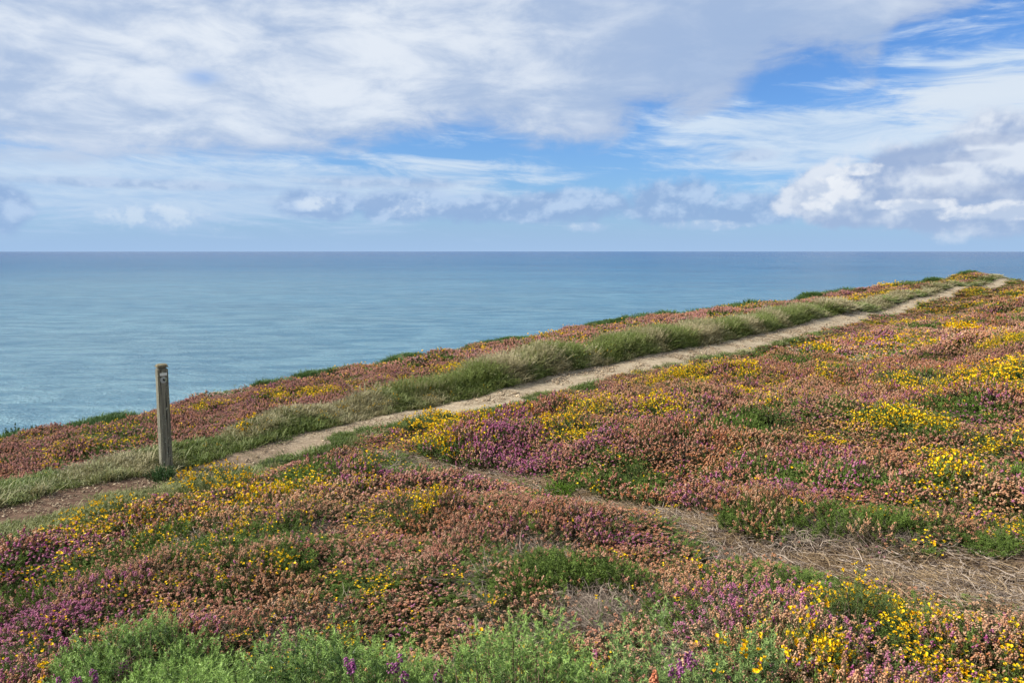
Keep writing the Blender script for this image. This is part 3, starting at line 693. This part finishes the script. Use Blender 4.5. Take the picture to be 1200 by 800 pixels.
# ------------------------------------------------------------------ sea
SEA = -75.0
def make_sea():
    nr, na = 60, 128; r = np.concatenate([[0], np.geomspace(20, 90000, nr - 1)]); a = np.linspace(0, 2 * math.pi, na, endpoint=False)
    v = [(0, 0, SEA)] + [(R_ * math.sin(t), R_ * math.cos(t), SEA) for R_ in r[1:] for t in a]
    f = [(0, 1 + (j + 1) % na, 1 + j) for j in range(na)]
    for i in range(nr - 2):
        for j in range(na):
            j2 = (j + 1) % na; f.append((1 + i * na + j, 1 + i * na + j2, 1 + (i + 1) * na + j2, 1 + (i + 1) * na + j))
    me = bpy.data.meshes.new('sea'); me.from_pydata(v, [], f); o = bpy.data.objects.new('sea', me); col.objects.link(o)
    for p in me.polygons: p.use_smooth = True
    o['kind'] = 'structure'; o['label'] = 'calm blue green sea stretching out to a level horizon'; o['category'] = 'sea'
    m, nt = mat('sea_water'); tc = N(nt, 'ShaderNodeTexCoord').outputs['Object']
    mp = N(nt, 'ShaderNodeMapping', inp={'Vector': tc, 'Rotation': (0, 0, R(12)), 'Scale': (.35, 1, 1)}).outputs[0]
    mp2 = N(nt, 'ShaderNodeMapping', inp={'Vector': tc, 'Rotation': (0, 0, R(-20)), 'Scale': (.6, 1, 1)}).outputs[0]
    big = noise(nt, mp, .0016, 4, .6); streak = noise(nt, mp, .010, 4, .6); sw = noise(nt, mp, .055, 4, .6, .5); ch = noise(nt, mp2, .22, 5, .68); fi = noise(nt, mp2, .9, 3, .6)
    h = sw * 3.6 + ch * 3.6 + fi * .9
    bp = N(nt, 'ShaderNodeBump', inp={'Strength': 1.0, 'Distance': 1.0}); nt.links.new(h.k, bp.inputs['Height'])
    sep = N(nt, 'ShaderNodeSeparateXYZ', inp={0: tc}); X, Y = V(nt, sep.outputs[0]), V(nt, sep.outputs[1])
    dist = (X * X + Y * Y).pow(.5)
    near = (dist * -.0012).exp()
    bx, by = (X + 700.0) * (1 / 1500.0), (Y - 1100.0) * (1 / 1900.0); cloud_sheen = ((bx * bx + by * by) * -1.0).exp()  # paler water at the left: reflected cloud put into the base colour
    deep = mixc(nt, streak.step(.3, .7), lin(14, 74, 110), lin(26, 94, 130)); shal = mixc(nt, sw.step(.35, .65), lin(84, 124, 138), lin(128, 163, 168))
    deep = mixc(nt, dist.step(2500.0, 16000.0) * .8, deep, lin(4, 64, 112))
    c = mixc(nt, (near * .75 + cloud_sheen * .45 + (big - .5) * .6).max(0.0).min(1.0), deep, shal)
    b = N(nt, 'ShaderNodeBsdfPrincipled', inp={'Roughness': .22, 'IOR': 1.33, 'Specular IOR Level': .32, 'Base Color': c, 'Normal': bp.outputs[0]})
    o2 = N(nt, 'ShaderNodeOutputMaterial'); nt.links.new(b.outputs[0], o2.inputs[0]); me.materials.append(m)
make_sea()
#THINGS_BEGIN
def empty(name, loc, label, cat, group=None):
    o = bpy.data.objects.new(name, None); o.location = loc; o.empty_display_size = .1; col.objects.link(o)
    o['label'] = label; o['category'] = cat
    if group: o['group'] = group
    return o
def shrub(spec, p):
    (px, py, rx, ry), h, kind, label = spec
    cx, cy, ux, uy, dep, wid = p
    cz = ground_z(cx, cy); dist = math.hypot(cx, cy)
    pp_ = 1.0 / 740 * dist                                   # size of one picture element at that distance
    name, cat, grp = {'green': ('gorse_bush', 'gorse bush', 'gorse bushes in the foreground'), 'pale': ('gorse_bush', 'gorse bush', 'gorse bushes in the foreground'),
                 'yellow': ('flowering_gorse', 'gorse bush', 'yellow flowering gorse among the heather'), 'dense': ('flowering_gorse', 'gorse bush', 'yellow flowering gorse among the heather'),
                 'cushion': ('moss_cushion', 'moss', None), 'plain': ('green_shrub', 'shrub', 'green shrubs in the heather field'), 'bush': ('clifftop_bush', 'bush', 'dark bushes on the cliff edge'),
                 'weed': ('weed_tuft', 'weeds', None), 'dead': ('dead_shrub', 'dead shrub', 'leafless heather shrubs')}[kind]
    root = empty(name, (cx, cy, cz), label, cat, grp)
    area = math.pi * dep * wid
    sl = max(.028, 2.2 * pp_); w = max(.0034, .55 * pp_); L = max(.11, 5 * pp_) if kind not in ('cushion',) else .05
    dens = min(1500, 4.2 / (L * L * .25)) if dist < 4.2 else min(900, 60 / (4 * pp_ * 5) ** 2 * .06 + 260)
    n = int(min(5200, max(160, area * dens * (1.15 if kind in ('green', 'pale') else 1))))
    r = np.sqrt(rng.random(n)); th = rng.random(n) * 6.283
    edge_w = 1 + .28 * (fbm(np.cos(th) * 2 + cx, np.sin(th) * 2 + cy, 1.1, 301, 3) - .5) * 2
    a = r * np.cos(th) * dep * edge_w; b = r * np.sin(th) * wid * edge_w
    x = cx + a * ux + b * uy; y = cy + a * uy - b * ux
    lump = (fbm(x, y, 3.2 if dist < 5 else 1.6, 311, 3) - .5) * 1.0
    hd = h * (1 - r ** 2.6) ** .5 * (1 + lump * .9)
    z = terrain(x, y)
    lay = rng.random(n) ** .55                                # most shoots reach the outside, some stay within
    P = np.stack([x - cx, y - cy, z - cz + np.maximum(hd * lay - L * .75, -.02)], 1)
    out = np.stack([(x - cx), (y - cy), np.zeros(n)], 1) / max(dep, wid)
    D = out * .75 + rng.normal(size=(n, 3)) * (.55 if dist < 4.2 else .28) + np.array([-.08, 0, .95])
    D /= np.linalg.norm(D, axis=1, keepdims=True)
    Ls = L * rng.uniform(.6, 1.35, n)
    if kind == 'dead':
        acc = Acc(); k = min(n, 300)
        for i in range(k):
            q_ = P[i] * [1, 1, .4] + [0, 0, 0]; q_[2] = max(q_[2] * .3, (z[i] - cz)); d = D[i].copy(); pts_ = [q_]
            for t in range(5):
                d = d + rng.normal(size=3) * .42 + out[i] * .05 - np.array([0, 0, .1 * t]); d /= np.linalg.norm(d); d[2] *= .8; pts_.append(pts_[-1] + d * .046)
            ww = max(.0018, .42 * pp_) * random.uniform(.6, 1.2); tube(acc, pts_, [ww, ww, ww * .8, ww * .7, ww * .5, ww * .3], 0, 3)
        acc.build('branches', [m_dead], root); return root
    nsp = 44 if dist < 4.2 else (26 if dist < 12 else 12)
    acc = Acc(); rb = (fbm(x, y, 2.4, 321, 2) - .5) * .7
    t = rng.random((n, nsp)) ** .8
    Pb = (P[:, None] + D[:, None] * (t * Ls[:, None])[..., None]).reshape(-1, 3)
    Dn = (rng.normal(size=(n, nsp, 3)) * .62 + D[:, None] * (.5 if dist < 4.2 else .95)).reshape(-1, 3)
    rr_ = np.clip((t ** 1.3 * 1.1 - .10 + rng.random((n, nsp)) * .3 + rb[:, None]).ravel(), 0, 1)  # paler tips; shade inside the bush is put into the spine colour
    ss = (sl * rng.uniform(.6, 1.15, (n, nsp)) * (1.15 - .6 * t)).ravel()
    if kind == 'bush': acc.many(SP_V * [1, 1, 1], SP_F, frames(Pb, Dn, ss * .9, w * 2.2), 0, rr_)
    else: acc.many(SP_V, SP_F, frames(Pb, Dn, ss, w), 0, rr_)
    fm = {'green': m_gorse, 'pale': m_gorse_pale, 'cushion': m_cushion, 'bush': m_bramble, 'weed': m_bramble}.get(kind, m_gorse_low)
    acc.build('foliage', [fm], root)
    if kind in ('green', 'dense', 'plain'):
        st = Acc()
        for i in range(min(n // 6, 160)):
            if dist < 6: tube(st, [P[i] * [.55, .55, 0] + [0, 0, 0], P[i] * [.85, .85, .5], P[i] + D[i] * Ls[i] * .3], [.005, .004, .002], 0, 4)
        if st.n: st.build('stems', [m_stem], root)
    tips = P + D * Ls[:, None]
    if kind in ('yellow', 'dense'):
        fl = Acc(); topm = lay > .55; fs = max(.0095, 1.15 * pp_) * (1 - .35 * float(sstep(30, 60, dist)))
        cl = fbm(x, y, 3.0 if dist < 20 else 1.2, 331, 3) - .10 * sstep(15, 50, dist); pick = np.where(topm & (cl > (.42 if kind == 'yellow' else .36)) & (rng.random(n) < (.9 if kind == 'yellow' else .95)))[0]
        m_ = 4 if dist < 12 else 3
        Pf = np.repeat(tips[pick], m_, 0) + rng.normal(size=(len(pick) * m_, 3)) * fs * .9
        fl.many(FL_V, FL_F, frames(Pf, rdir(len(Pf), .8, .7), fs * rng.uniform(.7, 1.25, len(Pf))), 0)
        o = fl.build('blossom', [m_yellow], root)
    return root, P, tips, lay
shr = [shrub(q, p) for q, p in zip(SHRUBS, SHP)]

# flower heads that poke out of the green foreground bushes
def flower_cluster(i, spots):
    root, P, tips, lay = shr[i]
    for (px, py) in spots:
        d = ray(px, py); d /= np.linalg.norm(d); W = tips + np.array(root.location)
        t = W @ d; off = np.linalg.norm(W - t[:, None] * d, axis=1); cand = np.where((off < .03) & (lay > .6))[0]
        if not len(cand): cand = np.argsort(off)[:5]
        k = cand[np.argmin(t[cand])]; a = Acc(); c = tips[k]; n = random.randint(4, 7)
        a.many(FL_V, FL_F, frames(c + rng.normal(size=(n, 3)) * .011, rdir(n, .7, .8), rng.uniform(.009, .013, n)), 0)
        a.build('flower_cluster', [m_yellow], root)
flower_cluster(4, [(868, 762), (878, 768), (850, 750), (925, 756), (902, 772), (889, 786), (835, 790)])
flower_cluster(2, [(558, 733)])
flower_cluster(0, [(10, 787), (60, 778)])
def heather_sprig(px, py, i, kind, label, cat='heather'):
    root_b, P, tips, lay = shr[i]; d = ray(px, py); d /= np.linalg.norm(d); W = tips + np.array(root_b.location)
    t = W @ d; off = np.linalg.norm(W - t[:, None] * d, axis=1); cand = np.where((off < .035) & (lay > .5))[0]
    if not len(cand): cand = np.argsort(off)[:5]
    tip = W[cand[np.argmin(t[cand])]] + np.array([0, 0, .015]); gz = ground_z(tip[0], tip[1])
    r = empty('heather_sprig', (tip[0], tip[1], gz), label, cat, 'heather sprigs growing up through the gorse'); hgt = tip[2] - gz
    fa = Acc(); sa = Acc(); m = 5
    for k in range(m):
        e = np.array([*rng.normal(0, .014, 2), hgt + random.uniform(-.060, -.025)]); b = np.array([*rng.normal(0, .01, 2), 0]); dd = e - b; dd /= np.linalg.norm(dd)
        tube(sa, [b, (b + e) / 2, e], [.002, .0016, .001], 0, 4)
        nb = 20; tt = np.linspace(0, 1, nb); an = rng.random(nb) * 6.283; rad = .009 * (1 - .5 * tt)
        Pq = e - dd * .022 + dd * (tt * .034)[:, None] + np.stack([np.cos(an) * rad, np.sin(an) * rad, np.zeros(nb)], 1)
        fa.many(OCT_V, OCT_F, frames(Pq, np.stack([np.cos(an), np.sin(an), -.4 * np.ones(nb)], 1), rng.uniform(.005, .0075, nb), rng.uniform(.0035, .005, nb)), 0)
    sa.build('stems', [m_stem], r); fa.build('flower_head', [m_magenta if kind == 'p' else m_rusty], r)
m_rusty = plant_mat('faded_heather_flower', lin(176, 96, 66), lin(222, 150, 112), False, .15, .7, .15)
heather_sprig(484, 790, 1, 'p', 'large magenta heather sprig in the bottom gorse bush, rightmost of its three')
heather_sprig(472, 768, 1, 'p', 'magenta heather sprig highest up in the bottom bright green gorse bush')
heather_sprig(412, 772, 1, 'p', 'small purple heather sprig at the left in the bottom bright green gorse bush')
heather_sprig(512, 788, 2, 'p', 'little dark purple heather sprig at the left foot of the largest gorse bush')
heather_sprig(772, 784, 3, 'r', 'rusty orange heather head at the foot of the feathery pale gorse bush')
heather_sprig(790, 762, 3, 'p', 'bright magenta heather sprig at the right side of the feathery pale gorse bush')
heather_sprig(818, 765, 4, 'p', 'magenta heather sprig at the left side of the fine pale gorse cushion')
heather_sprig(145, 763, 0, 'p', 'purple heather sprig in the middle of the lower left gorse bush')
heather_sprig(80, 783, 0, 'p', 'pinkish purple heather sprig at the left in the lower left gorse bush')
heather_sprig(108, 782, 0, 'p', 'dark purple heather sprig near the bottom of the lower left gorse bush')

# --- the waymarker post
def bevel_box(bm_, x0, x1, y0, y1, z0, z1, x0t=None, x1t=None, y0t=None, y1t=None):
    x0t = x0 if x0t is None else x0t; x1t = x1 if x1t is None else x1t; y0t = y0 if y0t is None else y0t; y1t = y1 if y1t is None else y1t
    vs = [bm_.verts.new(v) for v in [(x0, y0, z0), (x1, y0, z0), (x1, y1, z0), (x0, y1, z0), (x0t, y0t, z1), (x1t, y0t, z1), (x1t, y1t, z1), (x0t, y1t, z1)]]
    for f in ((3, 2, 1, 0), (4, 5, 6, 7), (0, 1, 5, 4), (1, 2, 6, 5), (2, 3, 7, 6), (3, 0, 4, 7)): bm_.faces.new([vs[i] for i in f])
    return vs
def bm_obj(bm_, name, m, parent, bev=0, seg=2, sub=0, smooth=False):
    me = bpy.data.meshes.new(name)
    if bev: bmesh.ops.bevel(bm_, geom=bm_.edges[:], offset=bev, segments=seg, affect='EDGES')
    bm_.normal_update(); bm_.to_mesh(me); bm_.free(); me.materials.append(m)
    for p in me.polygons: p.use_smooth = smooth
    o = bpy.data.objects.new(name, me); col.objects.link(o); o.parent = parent; return o
def post_mat(name, c0, c1, c2, lichen=.0):
    m, nt = mat(name); tc = N(nt, 'ShaderNodeTexCoord').outputs['Object']
    gr = noise(nt, N(nt, 'ShaderNodeMapping', inp={'Vector': tc, 'Scale': (55, 55, 3.0)}).outputs[0], 1.0, 6, .65, .3)
    cr = noise(nt, N(nt, 'ShaderNodeMapping', inp={'Vector': tc, 'Scale': (90, 90, 2.2)}).outputs[0], 1.0, 3, .5, .6)
    n = noise(nt, tc, 16, 6, .65); n2 = noise(nt, tc, 60, 4, .6)
    c = mixc(nt, gr.step(.3, .7), c0, c1); c = mixc(nt, cr.step(.60, .68), c, (.03, .027, .02)); c = mixc(nt, n.step(.52, .70) * .7, c, c2)
    c = mixc(nt, (n2 + (n - .5) * .8).step(.62, .70) * lichen, c, lin(198, 200, 176))
    bp = N(nt, 'ShaderNodeBump', inp={'Strength': .9, 'Distance': .006}); nt.links.new((gr - cr.step(.6, .68) * .8 + n2 * .4).k, bp.inputs['Height'])
    finish(nt, c, .88, .15, 0, bp.outputs[0]); return m
import bmesh
pb = G(195, 551, 0); bz = ground_z(pb[0], pb[1])
top = at_y(188.5, 425, pb[1]); PH = top[2] - bz; lean = math.atan2(top[0] - pb[0], PH)
post = empty('waymarker_post', (pb[0], pb[1], bz), 'weathered square wooden waymarker post standing beside the path in front of the sea', 'waymarker post')
post.rotation_euler = (R(.6), lean, R(41))
print('POST', pb, PH)
wd = post_mat('weathered_wood', lin(92, 89, 76), lin(142, 138, 120), lin(80, 84, 60), .7); wd2 = post_mat('mossy_wood', lin(96, 86, 66), lin(150, 140, 112), lin(96, 80, 46), .9)
hb, ht_ = .067, .060; neck = PH - .066
bm_ = bmesh.new(); bevel_box(bm_, -hb, hb, -hb, hb, -.35, neck, -ht_, ht_, -ht_, ht_)
long_e = [e for e in bm_.edges]; bmesh.ops.bevel(bm_, geom=long_e, offset=.010, segments=2, affect='EDGES')
bmesh.ops.subdivide_edges(bm_, edges=[e for e in bm_.edges if abs(e.verts[0].co.z - e.verts[1].co.z) > .5], cuts=24)
for v in bm_.verts:
    k = fbm(np.array([v.co.x * 30 + v.co.z * 3]), np.array([v.co.y * 30 - v.co.z * 5]), 1.0, 401, 3)[0] - .5; v.co.x += k * .006; v.co.y += k * .005
bm_obj(bm_, 'shaft', wd, post, 0)
bm_ = bmesh.new(); bevel_box(bm_, -.040, .040, -.040, .040, neck - .003, neck + .020); bm_obj(bm_, 'neck', wd, post, .004)
bm_ = bmesh.new(); bevel_box(bm_, -.066, .066, -.066, .066, neck + .016, neck + .050, -.058, .058, -.058, .058)
bmesh.ops.subdivide_edges(bm_, edges=bm_.edges[:], cuts=3, use_grid_fill=True)
for v in bm_.verts:
    rr_ = max(abs(v.co.x), abs(v.co.y)); kk_ = fbm(np.array([v.co.x * 40]), np.array([v.co.y * 40 + v.co.z * 25]), 1, 411, 2)[0] - .5; rad_ = math.hypot(v.co.x, v.co.y); v.co.z += (.014 * kk_ - .012 * (rad_ / .075) ** 3 + .006) * (1 if v.co.z > neck + .03 else 0); sh_ = 1 + .10 * kk_ - .10 * max(0, rad_ - .068) / .03; v.co.x *= sh_; v.co.y *= sh_
bm_obj(bm_, 'cap', wd2, post, .004)
# signs on the face towards the path: a white bar and below it a round disc with an arrow
face = -ht_ - .004
def fy(z): return -(ht_ + (hb - ht_) * (1 - z / neck))
def plain_mat(name, c, rough=.6, dirt=.4):
    m, nt = mat(name); tc = N(nt, 'ShaderNodeTexCoord').outputs['Object']; n = noise(nt, tc, 60, 5, .65)
    finish(nt, mixc(nt, n.step(.45, .75) * dirt, c, lin(110, 108, 92)), rough, .3); return m
m_white = plain_mat('worn_white_paint', lin(222, 224, 214)); m_disc = plain_mat('worn_disc', lin(170, 174, 168), .5, .45); m_black = plain_mat('black_paint', (.02, .02, .02), .6, .1); m_ygreen = plain_mat('lichen_green', lin(150, 156, 96), .8, .3)
bm_ = bmesh.new(); z0 = PH - .135; bevel_box(bm_, -.040, .042, fy(z0) - .006, fy(z0) + .004, z0 - .018, z0 + .018); bm_obj(bm_, 'name_plate', m_white, post, .002)
z1 = PH - .205; bm_ = bmesh.new(); bmesh.ops.create_cone(bm_, cap_ends=True, segments=40, radius1=.040, radius2=.038, depth=.008)
for v in bm_.verts: v.co = (v.co.x, fy(z1) - .002 - v.co.z, z1 + v.co.y)
bmesh.ops.recalc_face_normals(bm_, faces=bm_.faces[:])
disc = bm_obj(bm_, 'disc', m_disc, post)
bm_ = bmesh.new(); f_ = fy(z1) - .0075
def prism(bm_, pts_, y0, y1):
    A = [bm_.verts.new((x, y0, z)) for x, z in pts_]; B = [bm_.verts.new((x, y1, z)) for x, z in pts_]; n = len(pts_)
    bm_.faces.new(A); bm_.faces.new(B[::-1])
    for i in range(n): bm_.faces.new([A[i], B[i], B[(i + 1) % n], A[(i + 1) % n]])
prism(bm_, [(-.006, z1 + .020), (.022, z1 + .004), (.004, z1 - .026), (.001, z1 - .012), (-.014, z1 - .006), (-.010, z1 + .006)], f_, f_ + .003)
bmesh.ops.recalc_face_normals(bm_, faces=bm_.faces[:]); bm_obj(bm_, 'arrow', m_black, disc)
bm_ = bmesh.new(); prism(bm_, [(.018, z1 + .028), (.028, z1 + .021), (.035, z1 - .003), (.027, z1 - .021), (.019, z1 - .026), (.025, z1 - .005)], f_ + .001, f_ + .004)
bmesh.ops.recalc_face_normals(bm_, faces=bm_.faces[:]); bm_obj(bm_, 'band', m_ygreen, disc)

# --- pale stones bedded in the path and by the verge
sp0 = proto_stone(); sme = sp0.data
def stone(px, py, sx, sy, sz, label, first=[True]):
    p = G(px, py, 0); o = sp0.copy()
    if not first[0]: o.data = sme
    first[0] = False; o.name = 'stone'; o.location = (p[0], p[1], p[2] + sz * .15); o.scale = (sx, sy, sz); o.rotation_euler = (random.uniform(-.2, .2), random.uniform(-.2, .2), random.random() * 6); col.objects.link(o)
    o['label'] = label; o['category'] = 'stone'; o['group'] = 'pale stones along the path'
for a_ in [(982, 364, .20, .14, .12, 'white stone in the grass on the sea side of the far part of the path'),
           (12, 586, .06, .05, .035, 'largest pale flat stone at the left end of the path'), (24, 581, .045, .035, .03, 'pale stone second from the left edge on the path'),
           (6, 594, .04, .03, .03, 'small pale stone at the very left end of the path, nearest the viewer'), (52, 573, .05, .035, .03, 'lone pale stone on the brown strip of path at the left'),
           (76, 570, .04, .03, .025, 'pale stone on the path halfway between left edge and post'), (134, 557, .035, .03, .025, 'pale stone on the path closest to the post')]: stone(*a_)
#THINGS_END
# ------------------------------------------------------------------ sky and light
SUN_AZ, SUN_EL = R(-101), R(40)         # left of the view, slightly behind the camera
sd = bpy.data.lights.new('sun', 'SUN'); sd.energy = 5.0; sd.angle = R(.6); sd.color = (1, .955, .88)
so = bpy.data.objects.new('sun', sd); col.objects.link(so)
from mathutils import Vector
sdir = Vector((math.sin(SUN_AZ) * math.cos(SUN_EL), math.cos(SUN_AZ) * math.cos(SUN_EL), math.sin(SUN_EL)))
so.rotation_euler = sdir.to_track_quat('Z', 'Y').to_euler(); so.location = sdir * 50
w = bpy.data.worlds.new('World'); scene.world = w; w.use_nodes = True; nt = w.node_tree; nt.nodes.clear()
KS = .10
sky = N(nt, 'ShaderNodeTexSky', sky_type='NISHITA', sun_disc=False, sun_elevation=SUN_EL, sun_rotation=SUN_AZ, air_density=1.0, dust_density=.6, ozone_density=2.0)
tc = N(nt, 'ShaderNodeTexCoord').outputs['Generated']
sp_ = N(nt, 'ShaderNodeSeparateXYZ', inp={0: tc}); DX, DY, DZ = (V(nt, sp_.outputs[i]) for i in range(3))
AZ = DX.atan2(DY); EL = DZ.max(-.2).asin()
def pe(px, py):
    d = ray(px, py); return math.atan2(d[0], d[1]), math.atan2(d[2], math.hypot(d[0], d[1]))
def curve(x, pts, lo, hi):
    """piecewise curve of azimuth"""
    n = nt.nodes.new('ShaderNodeFloatCurve'); c = n.mapping.curves[0]
    x01 = (x - lo) / (hi - lo); nt.links.new(x01.k, n.inputs['Value'])
    pts = [((a - lo) / (hi - lo), b) for a, b in pts]
    c.points[0].location = pts[0]; c.points[1].location = pts[-1]
    for p in pts[1:-1]: c.points.new(*p)
    n.mapping.update(); return V(nt, n.outputs[0])
EXPO = 2 ** .45
def cw(r, g, b): return tuple(c / KS / EXPO for c in lin(r, g, b))
# high layer seen in perspective: the direction carried out to a level sheet
q = DZ.max(0) + .07
plane = xyz(nt, DX / q, DY / q, 0)
n_med = noise(nt, plane, 1.3, 5, .56, .4)
n_fin = noise(nt, xyz(nt, AZ, EL * 2.6, 2.0), 9, 6, .60, .35)
# lower edge of the broad grey-white deck as a line of elevation against azimuth
deck = [(-90, 205), (0, 192), (150, 190), (300, 186), (430, 178), (500, 156), (600, 165), (690, 165), (760, 138), (820, 130), (880, 95), (950, 62), (1010, 85), (1060, 25), (1150, -10), (1300, -60)]
pts = [pe(*p) for p in deck]
edge = curve(AZ, [(-3.14, .15), (-1.2, .13)] + pts + [(1.2, .30), (3.14, .2)], -3.1416, 3.1416)
rise = EL - edge
def blob(px, py, rx, ry):
    a, e = pe(px, py); dx = (AZ - a) * (867.0 / rx); dy = (EL - e) * (867.0 / ry)
    return dx, dy, (dx * dx + dy * dy)
def gauss(*p): return (blob(*p)[2] * -1.0).exp()
dk = (rise + (n_fin - .5) * .11 + (n_med - .5) * .05).step(-.015, .030)
holes = (gauss(240, 92, 36, 16) * .62).max(gauss(60, 130, 80, 14) * .30).max(gauss(800, 80, 60, 20) * .32).max(gauss(700, 0, 60, 10) * .35)
dk_a = dk * ((holes + (n_fin - .5) * .9 + (n_med - .5) * .4).step(.30, .85)).inv()
bright = gauss(340, 100, 280, 60).max(gauss(480, 60, 200, 70)).max(gauss(60, 172, 150, 22) * .9)
dt = (bright * .42 + n_med * 1.1 + n_fin * 2.6 - 1.62).step(-.05, 1.0)
deck_c = mixc(nt, dt, cw(176, 195, 224), cw(232, 239, 248))
deck_c = mixc(nt, gauss(870, 60, 180, 110) * .8, deck_c, cw(160, 184, 220))
deck_c = mixc(nt, (rise + (n_fin - .5) * .05).step(.0, .045).inv() * .7, deck_c, cw(168, 186, 218))
# thin veil and wisps
streak = noise(nt, xyz(nt, AZ, EL * 6.0 + AZ * .35, 5.0), 7, 6, .64, .5)
veil_m = gauss(950, 160, 170, 42).max((gauss(150, 218, 420, 36) * 1.25)).max(gauss(1175, 105, 110, 50)).max(gauss(1075, 75, 40, 25) * .5).max(gauss(500, 195, 130, 12) * .6)
veil = (veil_m * 1.1 + (streak - .5) * 2.4 - .02).step(.1, .9)
veil_c = mixc(nt, streak.step(.35, .65), cw(186, 210, 238), cw(222, 235, 247))
clear = mixc(nt, 1.0, sky.outputs[0], (.50 / 1.15, .82 / 1.15, 1.26 / 1.15), 'MULTIPLY')
c = mixc(nt, veil * .88, clear, veil_c)
c = mixc(nt, (gauss(1160, 112, 95, 32) + (streak - .5) * 1.5).step(.3, .8) * .9, c, cw(224, 234, 245))
c = mixc(nt, dk_a * .96, c, deck_c)
# pale air low down, behind the low clouds
hz = ((EL.max(0)) * -15.0).exp()
c = mixc(nt, hz * .96, c, cw(160, 193, 232))
ca3 = noise(nt, xyz(nt, AZ, EL * 1.1, 8.0), 13, 7, .56, .0)
cb3 = noise(nt, xyz(nt, AZ + .014, EL * 1.1 - .024, 8.0), 13, 4, .56, .0)
# low heaps of cumulus; one pair of noises gives both their outline and which side the sun reaches
ca = noise(nt, xyz(nt, AZ, EL * 1.25, 3.0), 24, 6, .60, .1)
cb = noise(nt, xyz(nt, AZ + .009, EL * 1.25 - .017, 3.0), 24, 3, .60, .1)
relief = ca - cb
def heaps(c, blobs, base_c, top_c, amp=.9, alpha=.9, soft=.35, k=4.5, up=.55, thr=.5, off=.42, pair=None):
    ca_, rel_ = pair or (ca, relief)
    f = None; rel = None
    for (px, py, rx, ry) in blobs:
        dx, dy, rr = blob(px, py, rx, ry); g = (rr * -.8).exp(); f = g if f is None else f.max(g)
        r_ = dy * g; rel = r_ if rel is None else rel + r_
    al = (f + (ca_ - .5) * amp).step(thr, thr + soft)
    lit = (rel_ * k + rel * up + off).step(0, 1)
    return mixc(nt, al * alpha, c, mixc(nt, lit, base_c, top_c))
c = heaps(c, [(450, 214, 150, 11), (160, 215, 200, 8), (880, 182, 40, 9)], cw(160, 184, 220), cw(192, 210, 236), 1.0, .7, .5)
c = heaps(c, [(375, 240, 60, 22), (475, 240, 80, 22), (560, 244, 80, 20), (660, 242, 100, 24), (795, 236, 72, 32), (875, 246, 70, 22), (3, 245, 30, 30)], cw(146, 176, 218), cw(188, 210, 239), .85, .88, .34, 3.0, .35, thr=.42, off=.34)
c = heaps(c, [(190, 256, 85, 18), (480, 242, 28, 12), (375, 240, 30, 12), (618, 230, 16, 9), (685, 266, 34, 8), (830, 264, 60, 8)], cw(180, 203, 234), cw(222, 234, 247), 1.3, .68, .5)
c = heaps(c, [(1000, 232, 80, 40), (1090, 215, 110, 54), (1200, 205, 130, 66), (1300, 205, 110, 70)], cw(160, 181, 216), cw(224, 232, 244), .95, .97, .17, 3.8, .22, thr=.44, off=.44, pair=(ca3, ca3 - cb3))
c = heaps(c, [(1120, 184, 60, 8), (1190, 160, 90, 10), (1100, 200, 26, 8), (1160, 225, 120, 12)], cw(152, 172, 208), cw(178, 195, 223), .9, .45, .35)
c = heaps(c, [(1170, 248, 60, 12), (975, 228, 40, 24), (1010, 198, 26, 9), (1060, 240, 60, 8)], cw(196, 210, 232), cw(240, 244, 250), 1.1, .85, .30)
# haze in front of the feet of the clouds
hz2 = ((EL.max(0)) * -42.0).exp()
c = mixc(nt, hz2 * .92, c, cw(164, 195, 231))
# below the horizon the world is plain
c = mixc(nt, EL.step(-.02, -.002).inv(), c, cw(90, 120, 150))
bg = N(nt, 'ShaderNodeBackground', inp={'Color': c, 'Strength': KS})
# the rest of the dome: the same broken deck, seen more simply
nb2 = noise(nt, plane, .9, 2, .5)
c2 = mixc(nt, nb2.step(.36, .50), clear, mixc(nt, nb2.step(.45, .65), cw(196, 208, 228), cw(226, 232, 243)))
c2 = mixc(nt, hz, c2, cw(164, 195, 231))
bg2 = N(nt, 'ShaderNodeBackground', inp={'Color': c2, 'Strength': KS})
away = EL.step(.40, .50).max(AZ.abs().step(1.15, 1.35)).max(EL.step(-.06, -.03).inv())
mxw = N(nt, 'ShaderNodeMixShader', inp={0: away.k, 1: bg.outputs[0], 2: bg2.outputs[0]})
ow = N(nt, 'ShaderNodeOutputWorld'); nt.links.new(mxw.outputs[0], ow.inputs[0])
w.cycles.sampling_method = 'NONE'

scene.view_settings.view_transform = 'Standard'; scene.view_settings.look = 'None'; scene.view_settings.gamma = 1.0; scene.view_settings.exposure = 0.45
scene.view_settings.use_curve_mapping = False
scene.cycles.max_bounces = 3; scene.cycles.diffuse_bounces = 2; scene.cycles.glossy_bounces = 2; scene.cycles.transmission_bounces = 2
scene.cycles.use_adaptive_sampling = True; scene.cycles.adaptive_threshold = .02
